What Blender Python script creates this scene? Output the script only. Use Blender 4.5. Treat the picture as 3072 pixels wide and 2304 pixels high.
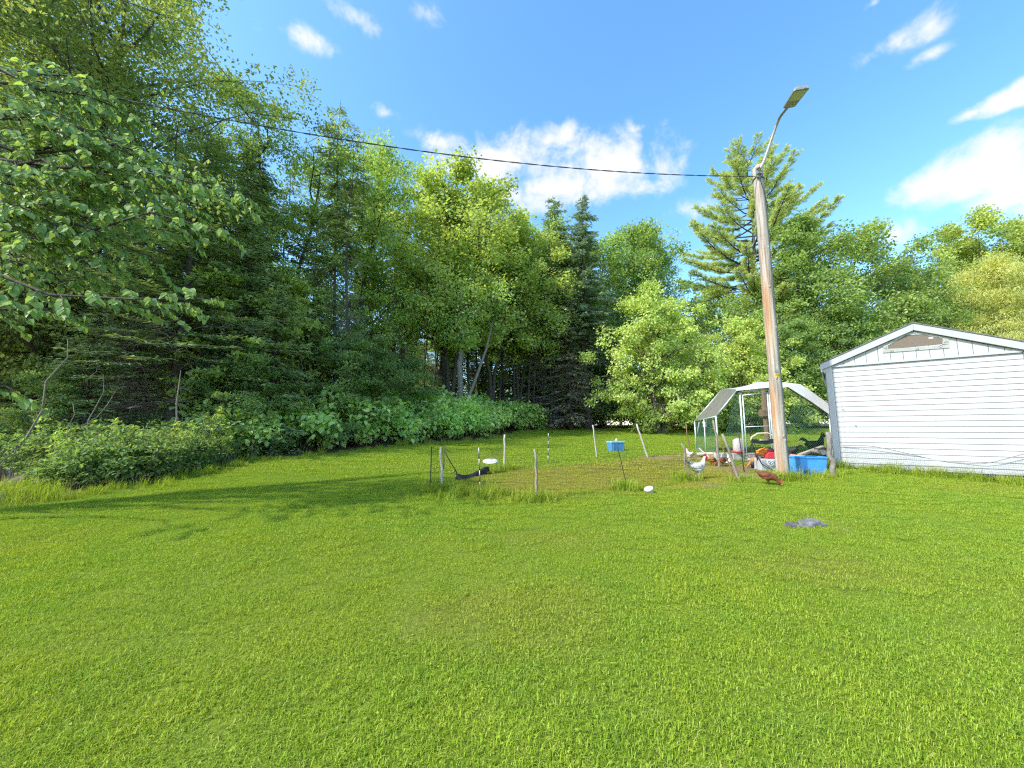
import bpy, math, random
import numpy as np
from mathutils import Vector, Matrix, Quaternion

for o in list(bpy.data.objects):
    bpy.data.objects.remove(o, do_unlink=True)
S = bpy.context.scene
COL = S.collection
R = math.radians
PI = math.pi

# ---------------------------------------------------------------- camera
EYE = 1.5                      # metres above the lawn under the camera
F_PX, PITCH = 1150.0, R(6.8)   # focal length in pixels of a 3072 px wide frame
cam = bpy.data.cameras.new('camera')
camo = bpy.data.objects.new('camera', cam)
COL.objects.link(camo)
camo.location = (0, 0, EYE)
camo.rotation_euler = (PI/2 + PITCH, 0, 0)
cam.sensor_width = 36.0
cam.lens = 36.0*F_PX/3072.0
cam.clip_start = 0.05
cam.clip_end = 3000
S.camera = camo
CP, SP = math.cos(PITCH), math.sin(PITCH)

# ---------------------------------------------------------------- sun direction (the way the light travels)
SUN_EL = R(44)
SUN_H = Vector((0.86, 0.50, 0)).normalized()
SUN_D = Vector((SUN_H.x*math.cos(SUN_EL), SUN_H.y*math.cos(SUN_EL), -math.sin(SUN_EL)))
sl = bpy.data.lights.new('sun', 'SUN')
sl.energy = 2.0
sl.angle = R(1.2)
sl.color = (1.0, 0.955, 0.86)
so = bpy.data.objects.new('sun', sl)
COL.objects.link(so)
so.rotation_euler = SUN_D.to_track_quat('-Z', 'Y').to_euler()
so.location = (-20, -10, 40)

S.view_settings.view_transform = 'Standard'
S.view_settings.look = 'None'
S.view_settings.gamma = 1
S.view_settings.use_curve_mapping = False
S.view_settings.exposure = 1.75
S.cycles.max_bounces = 14
S.cycles.diffuse_bounces = 8
S.cycles.transmission_bounces = 8
S.cycles.transparent_max_bounces = 8
S.cycles.use_denoising = False
S.cycles.pixel_filter_type = 'BLACKMAN_HARRIS'
S.cycles.filter_width = 1.25
S.cycles.sample_clamp_indirect = 4.0


def ray(px, py):
    u, v = px - 1536.0, 1152.0 - py
    return Vector((u, F_PX*CP - v*SP, F_PX*SP + v*CP))


def at(px, py, Y):
    """point seen at photo pixel (px, py) at distance Y along the view's ground direction"""
    r = ray(px, py)
    return Vector((r.x/r.y*Y, Y, EYE + r.z/r.y*Y))


def gz(x, y):
    """terrain height: the lawn climbs six centimetres a metre, then levels under the wood"""
    y = np.asarray(y, dtype=float)
    x = np.asarray(x, dtype=float)
    t = np.clip(y, -40, 24)
    z = 0.06*t + np.where(y > 24, 0.5*(1-np.exp(-(np.maximum(y, 24)-24)/8.0)), 0)
    far = np.clip((np.hypot(x, y)-60)/300, 0, 1)
    z = z + 0.02*np.sin(x*0.9+1.3)*np.cos(y*0.7) + far*4
    return z


def G(px, py):
    """ground point under a photo pixel"""
    r = ray(px, py).normalized()
    t = 1.0
    for _ in range(200):
        p = Vector((0, 0, EYE)) + r*t
        h = p.z - float(gz(p.x, p.y))
        if h < 0.002 or t > 60:
            break
        t += max(h*0.8, 0.003)
    return Vector((p.x, p.y, float(gz(p.x, p.y))))


def gp(px, Y):
    """ground point at image column px and distance Y"""
    r = ray(px, 1289)
    x = r.x/r.y*Y
    return Vector((x, Y, float(gz(x, Y))))


# ---------------------------------------------------------------- world: Nishita sky with clouds
W = bpy.data.worlds.new('World')
S.world = W
W.use_nodes = True
nt = W.node_tree
nt.nodes.clear()
N = nt.nodes.new
L = nt.links.new


def wmath(op, a, b=None, c=None, clamp=False):
    n = N('ShaderNodeMath')
    n.operation = op
    n.use_clamp = clamp
    for i, v in enumerate((a, b, c)):
        if v is None:
            continue
        if isinstance(v, (int, float)):
            n.inputs[i].default_value = v
        else:
            L(v, n.inputs[i])
    return n.outputs[0]


def wdot(a, vec):
    n = N('ShaderNodeVectorMath')
    n.operation = 'DOT_PRODUCT'
    L(a, n.inputs[0])
    n.inputs[1].default_value = vec
    return n.outputs['Value']


out = N('ShaderNodeOutputWorld')
bg = N('ShaderNodeBackground')
bg.inputs['Strength'].default_value = 0.15
L(bg.outputs[0], out.inputs[0])
sky = N('ShaderNodeTexSky')
sky.sky_type = 'NISHITA'
sky.sun_disc = False
sky.sun_elevation = SUN_EL
sky.sun_rotation = math.atan2(-SUN_H.x, -SUN_H.y)
sky.air_density = 1.0
sky.dust_density = 0.8
sky.ozone_density = 2.0
hs = N('ShaderNodeHueSaturation')
hs.inputs['Saturation'].default_value = 1.2
hs.inputs['Hue'].default_value = 0.492
hs.inputs['Value'].default_value = 0.86
L(sky.outputs[0], hs.inputs['Color'])
tc = N('ShaderNodeTexCoord')
D = tc.outputs['Generated']
# (centre px, centre py, half width, half height, density)
CLOUDS = [(1540, 480, 260, 105, 1.05), (1810, 495, 250, 115, 1.05), (1700, 560, 340, 80, 1.0), (1330, 425, 110, 45, .55), (1650, 420, 170, 60, .9),
          (2870, 530, 200, 95, .95), (3010, 480, 180, 110, 1.0), (3120, 520, 200, 140, 1.0), (2770, 560, 120, 70, .85), (2990, 610, 190, 50, .8),
          (2790, 70, 125, 65, .58), (2680, 125, 140, 40, .46), (2790, 165, 95, 28, .48),
          (2905, 345, 75, 26, .75), (3000, 305, 100, 38, .9), (3100, 260, 110, 48, .9),
          (930, 120, 120, 45, .5), (1060, 45, 120, 65, .52), (1120, 80, 60, 40, .48), (760, 50, 90, 50, .3), (1290, 40, 80, 50, .3),
          (1150, 330, 55, 26, .5), (2690, 700, 120, 60, .75), (2030, 635, 130, 42, .5), (1920, 385, 120, 28, .55),
          (2620, 10, 40, 20, .5), (3050, 20, 60, 45, .5), (1500, 610, 120, 50, .5)]
mask = None
for (cx, cy, ax, ay, am) in CLOUDS:
    c = ray(cx, cy).normalized()
    rt = c.cross(Vector((0, 0, 1))).normalized()
    up = rt.cross(c)
    wdt = 0.5*(ray(cx+ax, cy).normalized()-ray(cx-ax, cy).normalized()).length
    hgt = 0.5*(ray(cx, cy+ay).normalized()-ray(cx, cy-ay).normalized()).length
    u = wdot(D, rt/wdt)
    v = wdot(D, up/hgt)
    q = wmath('SQRT', wmath('ADD', wmath('MULTIPLY', u, u), wmath('MULTIPLY', v, v)))
    m = wmath('MULTIPLY', wmath('SUBTRACT', 1.25, q), am)
    m = wmath('MULTIPLY', m, wmath('GREATER_THAN', wdot(D, c), 0.3))
    mask = m if mask is None else wmath('MAXIMUM', mask, m)
# the same broken cumulus goes on over the rest of the sky
ns0 = N('ShaderNodeTexNoise')
ns0.inputs['Scale'].default_value = 2.2
ns0.inputs['Detail'].default_value = 2
L(D, ns0.inputs['Vector'])
behind = wmath('LESS_THAN', wdot(D, Vector((0, CP, SP))), 0.45)
gen = wmath('MULTIPLY', wmath('MULTIPLY', wmath('SUBTRACT', ns0.outputs[0], 0.52), 5.0), behind)
mask = wmath('MAXIMUM', mask, gen)
mask = wmath('MAXIMUM', mask, 0.0)
ns = N('ShaderNodeTexNoise')
ns.inputs['Scale'].default_value = 12.0
ns.inputs['Detail'].default_value = 9
ns.inputs['Roughness'].default_value = 0.62
ns.inputs['Distortion'].default_value = 0.25
L(D, ns.inputs['Vector'])
dens = wmath('ADD', wmath('MULTIPLY', mask, 0.92), wmath('MULTIPLY', wmath('SUBTRACT', ns.outputs[0], 0.5), 2.7))
mr = N('ShaderNodeMapRange')
mr.interpolation_type = 'SMOOTHSTEP'
mr.inputs['From Min'].default_value = 0.2
mr.inputs['From Max'].default_value = 1.1
L(dens, mr.inputs['Value'])
fade = wmath('MULTIPLY', mr.outputs[0], wmath('MULTIPLY', mask, 3.0, clamp=True))
cr = N('ShaderNodeMapRange')
cr.inputs['From Min'].default_value = 0.5
cr.inputs['From Max'].default_value = 1.5
cr.inputs['To Min'].default_value = 2.25
cr.inputs['To Max'].default_value = 2.1
L(dens, cr.inputs['Value'])
cc = N('ShaderNodeCombineColor')
L(wmath('MULTIPLY', cr.outputs[0], 0.955), cc.inputs[0])
L(wmath('MULTIPLY', cr.outputs[0], 0.965), cc.inputs[1])
L(wmath('MULTIPLY', cr.outputs[0], 1.03), cc.inputs[2])
mx = N('ShaderNodeMix')
mx.data_type = 'RGBA'
L(fade, mx.inputs[0])
L(hs.outputs[0], mx.inputs[6])
L(cc.outputs[0], mx.inputs[7])
L(mx.outputs[2], bg.inputs[0])

# ---------------------------------------------------------------- materials


class NT:
    def __init__(self, name):
        self.m = bpy.data.materials.new(name)
        self.m.use_nodes = True
        self.t = self.m.node_tree
        self.b = self.t.nodes['Principled BSDF']
        self.o = self.t.nodes['Material Output']

    def n(self, typ, **kw):
        nd = self.t.nodes.new(typ)
        for k, v in kw.items():
            setattr(nd, k, v)
        return nd

    def l(self, a, b):
        self.t.links.new(a, b)

    def noise(self, scale, detail=4, rough=.55, vec=None, coord='Object', stretch=None):
        if vec is None:
            vec = self.n('ShaderNodeTexCoord').outputs[coord]
        if stretch:
            mp = self.n('ShaderNodeMapping')
            mp.inputs['Scale'].default_value = stretch
            self.l(vec, mp.inputs[0])
            vec = mp.outputs[0]
        nz = self.n('ShaderNodeTexNoise')
        nz.inputs['Scale'].default_value = scale
        nz.inputs['Detail'].default_value = detail
        nz.inputs['Roughness'].default_value = rough
        self.l(vec, nz.inputs['Vector'])
        return nz.outputs[0]

    def ramp(self, fac, stops):
        r = self.n('ShaderNodeValToRGB')
        e = r.color_ramp.elements
        while len(e) < len(stops):
            e.new(.5)
        for el, (p, c) in zip(e, stops):
            el.position = p
            el.color = (*c, 1)
        self.l(fac, r.inputs[0])
        return r.outputs[0]

    def mix(self, fac, a, b, blend='MIX'):
        m = self.n('ShaderNodeMix', data_type='RGBA', blend_type=blend)
        for i, v in ((0, fac), (6, a), (7, b)):
            if isinstance(v, (int, float)):
                m.inputs[i].default_value = v
            elif isinstance(v, tuple):
                m.inputs[i].default_value = (*v, 1)
            else:
                self.l(v, m.inputs[i])
        return m.outputs[2]

    def bump(self, h, strength=.3, dist=.01):
        b = self.n('ShaderNodeBump')
        b.inputs['Strength'].default_value = strength
        b.inputs['Distance'].default_value = dist
        self.l(h, b.inputs['Height'])
        self.l(b.outputs[0], self.b.inputs['Normal'])


def pm(name, c1, c2=None, scale=8, rough=.7, bump=.2, bdist=.005, stretch=None, metal=0, spec=.4, lo=.35, hi=.65, detail=5):
    k = NT(name)
    k.b.inputs['Roughness'].default_value = rough
    k.b.inputs['Metallic'].default_value = metal
    k.b.inputs['Specular IOR Level'].default_value = spec
    if c2 is None:
        c2 = tuple(x*.8 for x in c1)
    nz = k.noise(scale, detail, stretch=stretch)
    k.l(k.ramp(nz, [(lo, c1), (hi, c2)]), k.b.inputs['Base Color'])
    if bump:
        k.bump(k.noise(scale*3, 4, stretch=stretch), bump, bdist)
    return k.m


def leafmat(name, dark, mid, light, trans=.46, rough=.5, spec=.14, tcol=None):
    """leaf: colour varies leaf by leaf (attribute tint), light passes through"""
    k = NT(name)
    a = k.n('ShaderNodeAttribute', attribute_name='tint')
    col = k.ramp(a.outputs['Fac'], [(0, dark), (.55, mid), (1, light)])
    inf = k.n('ShaderNodeObjectInfo')
    hsv = k.n('ShaderNodeHueSaturation')
    mrr = k.n('ShaderNodeMapRange')
    mrr.inputs['To Min'].default_value = .470
    mrr.inputs['To Max'].default_value = .496
    k.l(inf.outputs['Random'], mrr.inputs['Value'])
    k.l(mrr.outputs[0], hsv.inputs['Hue'])
    k.l(col, hsv.inputs['Color'])
    hsv.inputs['Saturation'].default_value = .8
    hsv.inputs['Value'].default_value = LEAF_GAIN
    col = hsv.outputs[0]
    k.l(col, k.b.inputs['Base Color'])
    k.b.inputs['Roughness'].default_value = rough
    k.b.inputs['Specular IOR Level'].default_value = spec
    tr = k.n('ShaderNodeBsdfTranslucent')
    t = k.mix(1.0, col, tcol or (1.45, 1.3, .55), 'MULTIPLY')
    k.l(t, tr.inputs['Color'])
    ms = k.n('ShaderNodeMixShader')
    ms.inputs[0].default_value = trans
    k.l(k.b.outputs[0], ms.inputs[1])
    k.l(tr.outputs[0], ms.inputs[2])
    k.l(ms.outputs[0], k.o.inputs['Surface'])
    return k.m


LEAF_GAIN = 3.1
M = {}
M['leaf_maple'] = leafmat('leaf_maple', (.06, .105, .018), (.105, .175, .024), (.17, .24, .035))
M['leaf_ash'] = leafmat('leaf_ash', (.055, .11, .018), (.10, .18, .024), (.165, .25, .034))
M['leaf_oak'] = leafmat('leaf_oak', (.045, .08, .016), (.075, .12, .022), (.135, .175, .03), trans=.42)
M['leaf_dark'] = leafmat('leaf_dark', (.035, .08, .018), (.068, .13, .022), (.13, .20, .035))
M['leaf_apple'] = leafmat('leaf_apple', (.08, .13, .013), (.14, .20, .02), (.205, .255, .05), trans=.38)
M['leaf_willow'] = leafmat('leaf_willow', (.12, .155, .035), (.17, .20, .05), (.22, .25, .08))
M['leaf_under'] = leafmat('leaf_under', (.025, .06, .014), (.05, .105, .02), (.095, .165, .03))
M['leaf_knot'] = leafmat('leaf_knot', (.07, .14, .03), (.15, .245, .055), (.25, .345, .10), rough=.45, spec=.22)
M['leaf_near'] = leafmat('leaf_near', (.035, .08, .018), (.06, .12, .022), (.10, .165, .028), rough=.42, spec=.22)
M['leaf_spruce'] = leafmat('leaf_spruce', (.05, .085, .025), (.09, .14, .042), (.14, .20, .065), trans=.15)
M['leaf_blue'] = leafmat('leaf_blue', (.05, .085, .05), (.085, .13, .08), (.14, .19, .12), trans=.15)
M['leaf_brown'] = leafmat('leaf_brown', (.07, .068, .04), (.115, .11, .06), (.16, .16, .085), trans=.15)
M['leaf_pine'] = leafmat('leaf_pine', (.085, .125, .03), (.145, .195, .042), (.22, .26, .055), trans=.3)
M['bark'] = pm('bark', (.085, .07, .055), (.16, .135, .11), 9, .9, .7, .02, stretch=(3, 3, .7))
M['bark_dark'] = pm('bark_dark', (.05, .042, .035), (.105, .088, .07), 9, .9, .7, .02, stretch=(3, 3, .7))
M['bark_grey'] = pm('bark_grey', (.15, .135, .115), (.27, .25, .22), 10, .9, .7, .02, stretch=(2, 2, .8))
M['twig'] = pm('twig', (.16, .135, .11), (.27, .24, .20), 12, .9, 0)
M['stick'] = pm('stick', (.26, .215, .165), (.42, .36, .29), 14, .85, .4, .004, stretch=(3, 3, .6))
M['stick_grey'] = pm('stick_grey', (.17, .14, .11), (.30, .255, .21), 14, .85, .4, .004, stretch=(3, 3, .6))
M['stick_white'] = pm('stick_white', (.36, .33, .28), (.50, .47, .41), 14, .7, .3, .003, stretch=(3, 3, .6))
M['stick_brown'] = pm('stick_brown', (.15, .085, .05), (.24, .155, .10), 14, .85, .4, .004, stretch=(3, 3, .6))
M['black_plastic'] = pm('black_plastic', (.012, .013, .014), (.03, .03, .032), 20, .45, .1)
M['white_plastic'] = pm('white_plastic', (.62, .62, .61), (.54, .54, .53), 14, .4, .05)
M['galv'] = pm('galv', (.42, .46, .47), (.58, .61, .62), 25, .42, .1, .002, metal=.6)
M['grey_metal'] = pm('grey_metal', (.30, .295, .28), (.40, .395, .38), 14, .42, .1, .002, metal=.55)
M['grey_dark'] = pm('grey_dark', (.16, .155, .15), (.23, .22, .21), 14, .5, .1, .002)

# ---------------------------------------------------------------- mesh helpers


def link(o, parent=None):
    COL.objects.link(o)
    if parent is not None:
        o.parent = parent
    return o


def mesh_np(name, V, Fs, mat=None, smooth=False, tint=None):
    """mesh from arrays: V (n,3), Fs a list of (m,k) index arrays"""
    V = np.asarray(V, dtype=np.float32)
    Fs = [np.asarray(f, dtype=np.int32) for f in Fs if len(f)]
    me = bpy.data.meshes.new(name)
    me.vertices.add(len(V))
    me.vertices.foreach_set('co', V.ravel())
    tot = np.concatenate([np.full(len(f), f.shape[1], np.int32) for f in Fs])
    idx = np.concatenate([f.ravel() for f in Fs])
    st = np.concatenate([[0], np.cumsum(tot)[:-1]]).astype(np.int32)
    me.loops.add(len(idx))
    me.loops.foreach_set('vertex_index', idx)
    me.polygons.add(len(tot))
    me.polygons.foreach_set('loop_start', st)
    me.polygons.foreach_set('loop_total', tot)
    me.polygons.foreach_set('use_smooth', np.full(len(tot), bool(smooth)))
    if tint is not None:
        at_ = me.attributes.new('tint', 'FLOAT', 'POINT')
        at_.data.foreach_set('value', np.asarray(tint, dtype=np.float32))
    me.update(calc_edges=True)
    me.validate()
    if mat is not None:
        me.materials.append(mat)
    return me


class MB:
    def __init__(self):
        self.V = []
        self.F = {}
        self.n = 0

    def add(self, V, faces):
        V = np.asarray(V, dtype=float).reshape(-1, 3)
        for f in faces:
            self.F.setdefault(len(f), []).append([i+self.n for i in f])
        self.V.append(V)
        self.n += len(V)
        return self

    def box(self, c, s, rot=None, taper=1.0):
        x, y, z = (q/2 for q in s)
        P = [(-x, -y, -z), (x, -y, -z), (x, y, -z), (-x, y, -z), (-x*taper, -y*taper, z), (x*taper, -y*taper, z), (x*taper, y*taper, z), (-x*taper, y*taper, z)]
        P = [Vector(p) for p in P]
        if rot is not None:
            P = [rot @ p for p in P]
        c = Vector(c)
        return self.add([tuple(p+c) for p in P], [(3, 2, 1, 0), (4, 5, 6, 7), (0, 1, 5, 4), (1, 2, 6, 5), (2, 3, 7, 6), (3, 0, 4, 7)])

    def tube(self, pts, rad, n=8, cap=True, flat=1.0):
        pts = [Vector(p) for p in pts]
        if isinstance(rad, (int, float)):
            rad = [rad]*len(pts)
        V = []
        prev = None
        for i, p in enumerate(pts):
            t = (pts[min(i+1, len(pts)-1)] - pts[max(i-1, 0)])
            if t.length < 1e-9:
                t = Vector((0, 0, 1))
            t.normalize()
            if prev is None:
                a = Vector((1, 0, 0)) if abs(t.x) < .8 else Vector((0, 1, 0))
                u = t.cross(a).normalized()
            else:
                u = (prev - t*prev.dot(t))
                u = u.normalized() if u.length > 1e-6 else t.orthogonal().normalized()
            prev = u
            w = t.cross(u)
            for k in range(n):
                an = 2*PI*k/n
                V.append(tuple(p + (u*math.cos(an) + w*math.sin(an)*flat)*rad[i]))
        fs = []
        for i in range(len(pts)-1):
            for k in range(n):
                k2 = (k+1) % n
                fs.append((i*n+k, i*n+k2, (i+1)*n+k2, (i+1)*n+k))
        if cap:
            fs.append(tuple(range(n-1, -1, -1)))
            b = (len(pts)-1)*n
            fs.append(tuple(range(b, b+n)))
        return self.add(V, fs)

    def lathe(self, prof, n=16, c=(0, 0, 0), sx=1, sy=1):
        V = []
        for r, z in prof:
            for k in range(n):
                a = 2*PI*k/n
                V.append((c[0]+r*math.cos(a)*sx, c[1]+r*math.sin(a)*sy, c[2]+z))
        fs = []
        for i in range(len(prof)-1):
            for k in range(n):
                k2 = (k+1) % n
                fs.append((i*n+k, i*n+k2, (i+1)*n+k2, (i+1)*n+k))
        fs.append(tuple(range(n-1, -1, -1)))
        b = (len(prof)-1)*n
        fs.append(tuple(range(b, b+n)))
        return self.add(V, fs)

    def prism(self, poly, d0, d1, axis='y'):
        """2-D outline (x, z) pushed along y from d0 to d1"""
        n = len(poly)
        V = [(p[0], d0, p[1]) for p in poly] + [(p[0], d1, p[1]) for p in poly]
        if axis == 'z':
            V = [(p[0], p[1], d0) for p in poly] + [(p[0], p[1], d1) for p in poly]
        fs = [tuple(range(n)), tuple(range(2*n-1, n-1, -1))]
        for i in range(n):
            j = (i+1) % n
            fs.append((j, i, n+i, n+j))
        return self.add(V, fs)

    def wire(self, a, b, w):
        """thin square wire: two crossed strips"""
        a, b = Vector(a), Vector(b)
        t = (b-a)
        if t.length < 1e-6:
            return self
        t.normalize()
        u = t.orthogonal().normalized()*w
        v = t.cross(u)
        V = [a+u, a-u, b-u, b+u, a+v, a-v, b-v, b+v]
        return self.add([tuple(x) for x in V], [(0, 1, 2, 3), (4, 5, 6, 7)])

    def mesh(self, name, mat=None, smooth=False, off=None):
        V = np.concatenate(self.V)
        if off is not None:
            V = V - np.array(off)
        return mesh_np(name, V, [np.array(f) for f in self.F.values()], mat, smooth)

    def build(self, name, mat, parent=None, smooth=False, off=None, bevel=0):
        o = link(bpy.data.objects.new(name, self.mesh(name, mat, smooth, off)), parent)
        if bevel:
            b = o.modifiers.new('bevel', 'BEVEL')
            b.width = bevel
            b.segments = 2
            b.limit_method = 'ANGLE'
        return o


def tag(o, label=None, cat=None, group=None, kind=None):
    if label:
        o['label'] = label
    if cat:
        o['category'] = cat
    if group:
        o['group'] = group
    if kind:
        o['kind'] = kind
    return o


def thing(name, loc, label, cat, group=None, rz=0, scale=1):
    o = bpy.data.objects.new(name, None)
    o.empty_display_size = .2
    o.location = loc
    o.rotation_euler = (0, 0, rz)
    o.scale = (scale,)*3 if isinstance(scale, (int, float)) else scale
    COL.objects.link(o)
    return tag(o, label, cat, group)


def dup(root, loc, rz=0, scale=1, label=None, group=None):
    r = root.copy()
    COL.objects.link(r)
    r.location = loc
    r.rotation_euler = (0, 0, rz)
    r.scale = (scale,)*3 if isinstance(scale, (int, float)) else scale
    if label:
        r['label'] = label
    if group:
        r['group'] = group
    for ch in list(root.children):
        c = ch.copy()
        COL.objects.link(c)
        c.parent = r
        for g in list(ch.children):
            d = g.copy()
            COL.objects.link(d)
            d.parent = c
    return r


# ---------------------------------------------------------------- leaves as arrays
def norm(a):
    return a/np.maximum(np.linalg.norm(a, axis=1, keepdims=True), 1e-9)


SHAPES = {  # outline (along, across, fold lift) as left half then right half, faces over the midrib
    'dia': ([(0, 0, 0), (.45, -.5, .12), (1, 0, 0), (.45, .5, .12)], [(0, 3, 2, 1)]),
    'leaf': ([(0, 0, 0), (.28, -.46, .12), (.68, -.34, .08), (1, 0, -.06), (.68, .34, .08), (.28, .46, .12)], [(0, 3, 2, 1), (0, 5, 4, 3)]),
    'blade': ([(0, -.3, 0), (0, .3, 0), (.6, .5, .02), (1, 0, 0), (.6, -.5, .02)], [(0, 1, 2, 3, 4)]),
}


def leaves(P, Dr, Nr, size, width, shape, rng, tint=None):
    """one leaf at every point: tip direction Dr, face normal Nr"""
    n = len(P)
    Dr = norm(Dr)
    side = norm(np.cross(Nr, Dr))
    up = np.cross(Dr, side)
    out, faces = SHAPES[shape]
    k = len(out)
    size = np.broadcast_to(np.asarray(size, float), (n,))[:, None]
    V = np.empty((n, k, 3))
    for i, (a, b, c) in enumerate(out):
        V[:, i] = P + Dr*size*a + side*size*width*b + up*size*c
    base = (np.arange(n)*k)[:, None]
    Fs = [base + np.array(f)[None] for f in faces]
    if len(set(len(f) for f in faces)) == 1:
        Fs = [np.concatenate(Fs)]
    if tint is None:
        tint = rng.random(n)
    return V.reshape(-1, 3), Fs, np.repeat(tint, k)


def rdir(rng, n):
    return norm(rng.normal(size=(n, 3)))

# ---------------------------------------------------------------- the ground sheet
def vnoise(x, y, f, seed=0):
    r = np.random.default_rng(seed)
    s = np.zeros_like(np.asarray(x, float))
    for i in range(9):
        a = r.uniform(0, 2*PI)
        k = f*r.uniform(.6, 1.7)
        s = s + np.sin((x*math.cos(a)+y*math.sin(a))*k + r.uniform(0, 6.3) + 1.3*np.sin((x*math.sin(a)-y*math.cos(a))*k*.7+r.uniform(0, 6)))
    return s/3.0


def poly_sd(x, y, poly):
    """signed distance to a polygon (negative inside)"""
    x = np.asarray(x, float)
    y = np.asarray(y, float)
    d = np.full(x.shape, 1e9)
    ins = np.zeros(x.shape, bool)
    n = len(poly)
    for i in range(n):
        ax, ay = poly[i]
        bx, by = poly[(i+1) % n]
        ex, ey = bx-ax, by-ay
        t = np.clip(((x-ax)*ex+(y-ay)*ey)/(ex*ex+ey*ey+1e-12), 0, 1)
        d = np.minimum(d, np.hypot(x-ax-ex*t, y-ay-ey*t))
        c = ((ay > y) != (by > y))
        with np.errstate(divide='ignore', invalid='ignore'):
            xi = (bx-ax)*(y-ay)/((by-ay) if by != ay else 1e-12)+ax
        ins ^= (c & (x < xi))
    return np.where(ins, -d, d)


def sstep(a, b, x):
    t = np.clip((x-a)/(b-a), 0, 1)
    return t*t*(3-2*t)


PEN = [tuple(G(px, py).xy) for px, py in [(1340, 1458), (1430, 1482), (1613, 1494), (1880, 1478), (2080, 1462), (2235, 1446), (2290, 1400),
                                          (2110, 1372), (1940, 1369), (1750, 1388), (1560, 1400), (1450, 1418)]]
DIRT = [((1985, 1372), .7, .35, .9), ((2075, 1372), .55, .5, .9), ((2117, 1452), .22, .28, .8), ((2195, 1402), .5, .6, .95), ((2232, 1425), .3, .5, .8),
        ((2140, 1404), .5, .4, .7), ((2262, 1404), .3, .3, .8), ((2385, 1406), .25, .5, .9), ((2430, 1429), .35, .12, .5), ((2445, 1560), .16, .5, .45)]
DIRT = [(tuple(G(*p).xy), a, b, c) for p, a, b, c in DIRT]
# outline of the mown lawn (the wood begins outside it)
LAWN = [(-7.5, -60), (-7.6, 5.9), (-7.3, 6.7), (-6.8, 7.2), (-6.75, 8.2), (-7.1, 9.5), (-6.9, 10.9), (-5.7, 12.7), (-3.6, 15.0), (-1.9, 16.6), (-.9, 17.6),
        (.8, 22.3), (2.2, 25.0), (5.2, 25.3), (9, 26.4), (14, 26.6), (20, 26), (26, 24), (60, 20), (60, -60)]


def f_dry(x, y):
    p = 1-sstep(-.55, .35, poly_sd(x, y, PEN)+.22*vnoise(x, y, 2.2, 3))
    fl = sstep(.75, 1.5, vnoise(x*.55, y*1.1, 1.7, 5))*.3
    fl2 = sstep(.6, 1.3, vnoise(x, y, .9, 8))*.08
    return np.clip(np.maximum(p*.78, fl+fl2), 0, 1)


def f_dirt(x, y):
    d = np.zeros_like(np.asarray(x, float))
    for (cx, cy), rx, ry, a in DIRT:
        q = np.hypot((x-cx)/rx, (y-cy)/ry)+.25*vnoise(x, y, 5, 11)
        d = np.maximum(d, a*(1-sstep(.55, 1.15, q)))
    return d


def f_wood(x, y):
    return sstep(-.25, .35, poly_sd(x, y, LAWN)+.12*vnoise(x, y, 3, 2))


def axis(lo, hi, step, far):
    a = list(np.arange(lo, hi+1e-6, step))
    s, v = step, hi
    while v < far:
        s *= 1.35
        v += s
        a.append(v)
    s, v = step, lo
    pre = []
    while v > -far:
        s *= 1.35
        v -= s
        pre.append(v)
    return np.array(pre[::-1]+a)


gx, gy = axis(-12, 16, .2, 1500), axis(-2, 31, .2, 1500)
XX, YY = np.meshgrid(gx, gy)
ZZ = gz(XX, YY)
nx, ny = len(gx), len(gy)
ii = np.arange(nx*ny).reshape(ny, nx)
FQ = np.stack([ii[:-1, :-1], ii[:-1, 1:], ii[1:, 1:], ii[1:, :-1]], -1).reshape(-1, 4)
V = np.stack([XX, YY, ZZ], -1).reshape(-1, 3)
gm = NT('ground')
da = gm.n('ShaderNodeAttribute', attribute_name='dry').outputs['Fac']
di = gm.n('ShaderNodeAttribute', attribute_name='dirt').outputs['Fac']
wo = gm.n('ShaderNodeAttribute', attribute_name='wood').outputs['Fac']
n1 = gm.noise(22, 6)
n2 = gm.noise(3, 4)
gcol = gm.ramp(n1, [(.3, (.09, .13, .012)), (.7, (.16, .22, .022))])
dcol = gm.ramp(n1, [(.3, (.10, .085, .022)), (.7, (.19, .15, .045))])
scol = gm.ramp(n2, [(.3, (.17, .115, .068)), (.7, (.30, .215, .13))])
wcol = gm.ramp(n1, [(.3, (.06, .05, .028)), (.7, (.15, .12, .07))])
c = gm.mix(da, gcol, dcol)
c = gm.mix(di, c, scol)
c = gm.mix(wo, c, wcol)
gm.l(c, gm.b.inputs['Base Color'])
gm.b.inputs['Roughness'].default_value = .95
gm.b.inputs['Specular IOR Level'].default_value = .1
gm.bump(gm.noise(30, 6), .8, .03)
gme = mesh_np('ground', V, [FQ], gm.m, smooth=True)
for nm, fn in (('dry', f_dry), ('dirt', f_dirt), ('wood', f_wood)):
    a_ = gme.attributes.new(nm, 'FLOAT', 'POINT')
    a_.data.foreach_set('value', fn(V[:, 0], V[:, 1]).astype(np.float32))
ground = tag(link(bpy.data.objects.new('ground', gme)), 'wide lawn sloping gently up to the edge of the wood', kind='structure')


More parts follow.
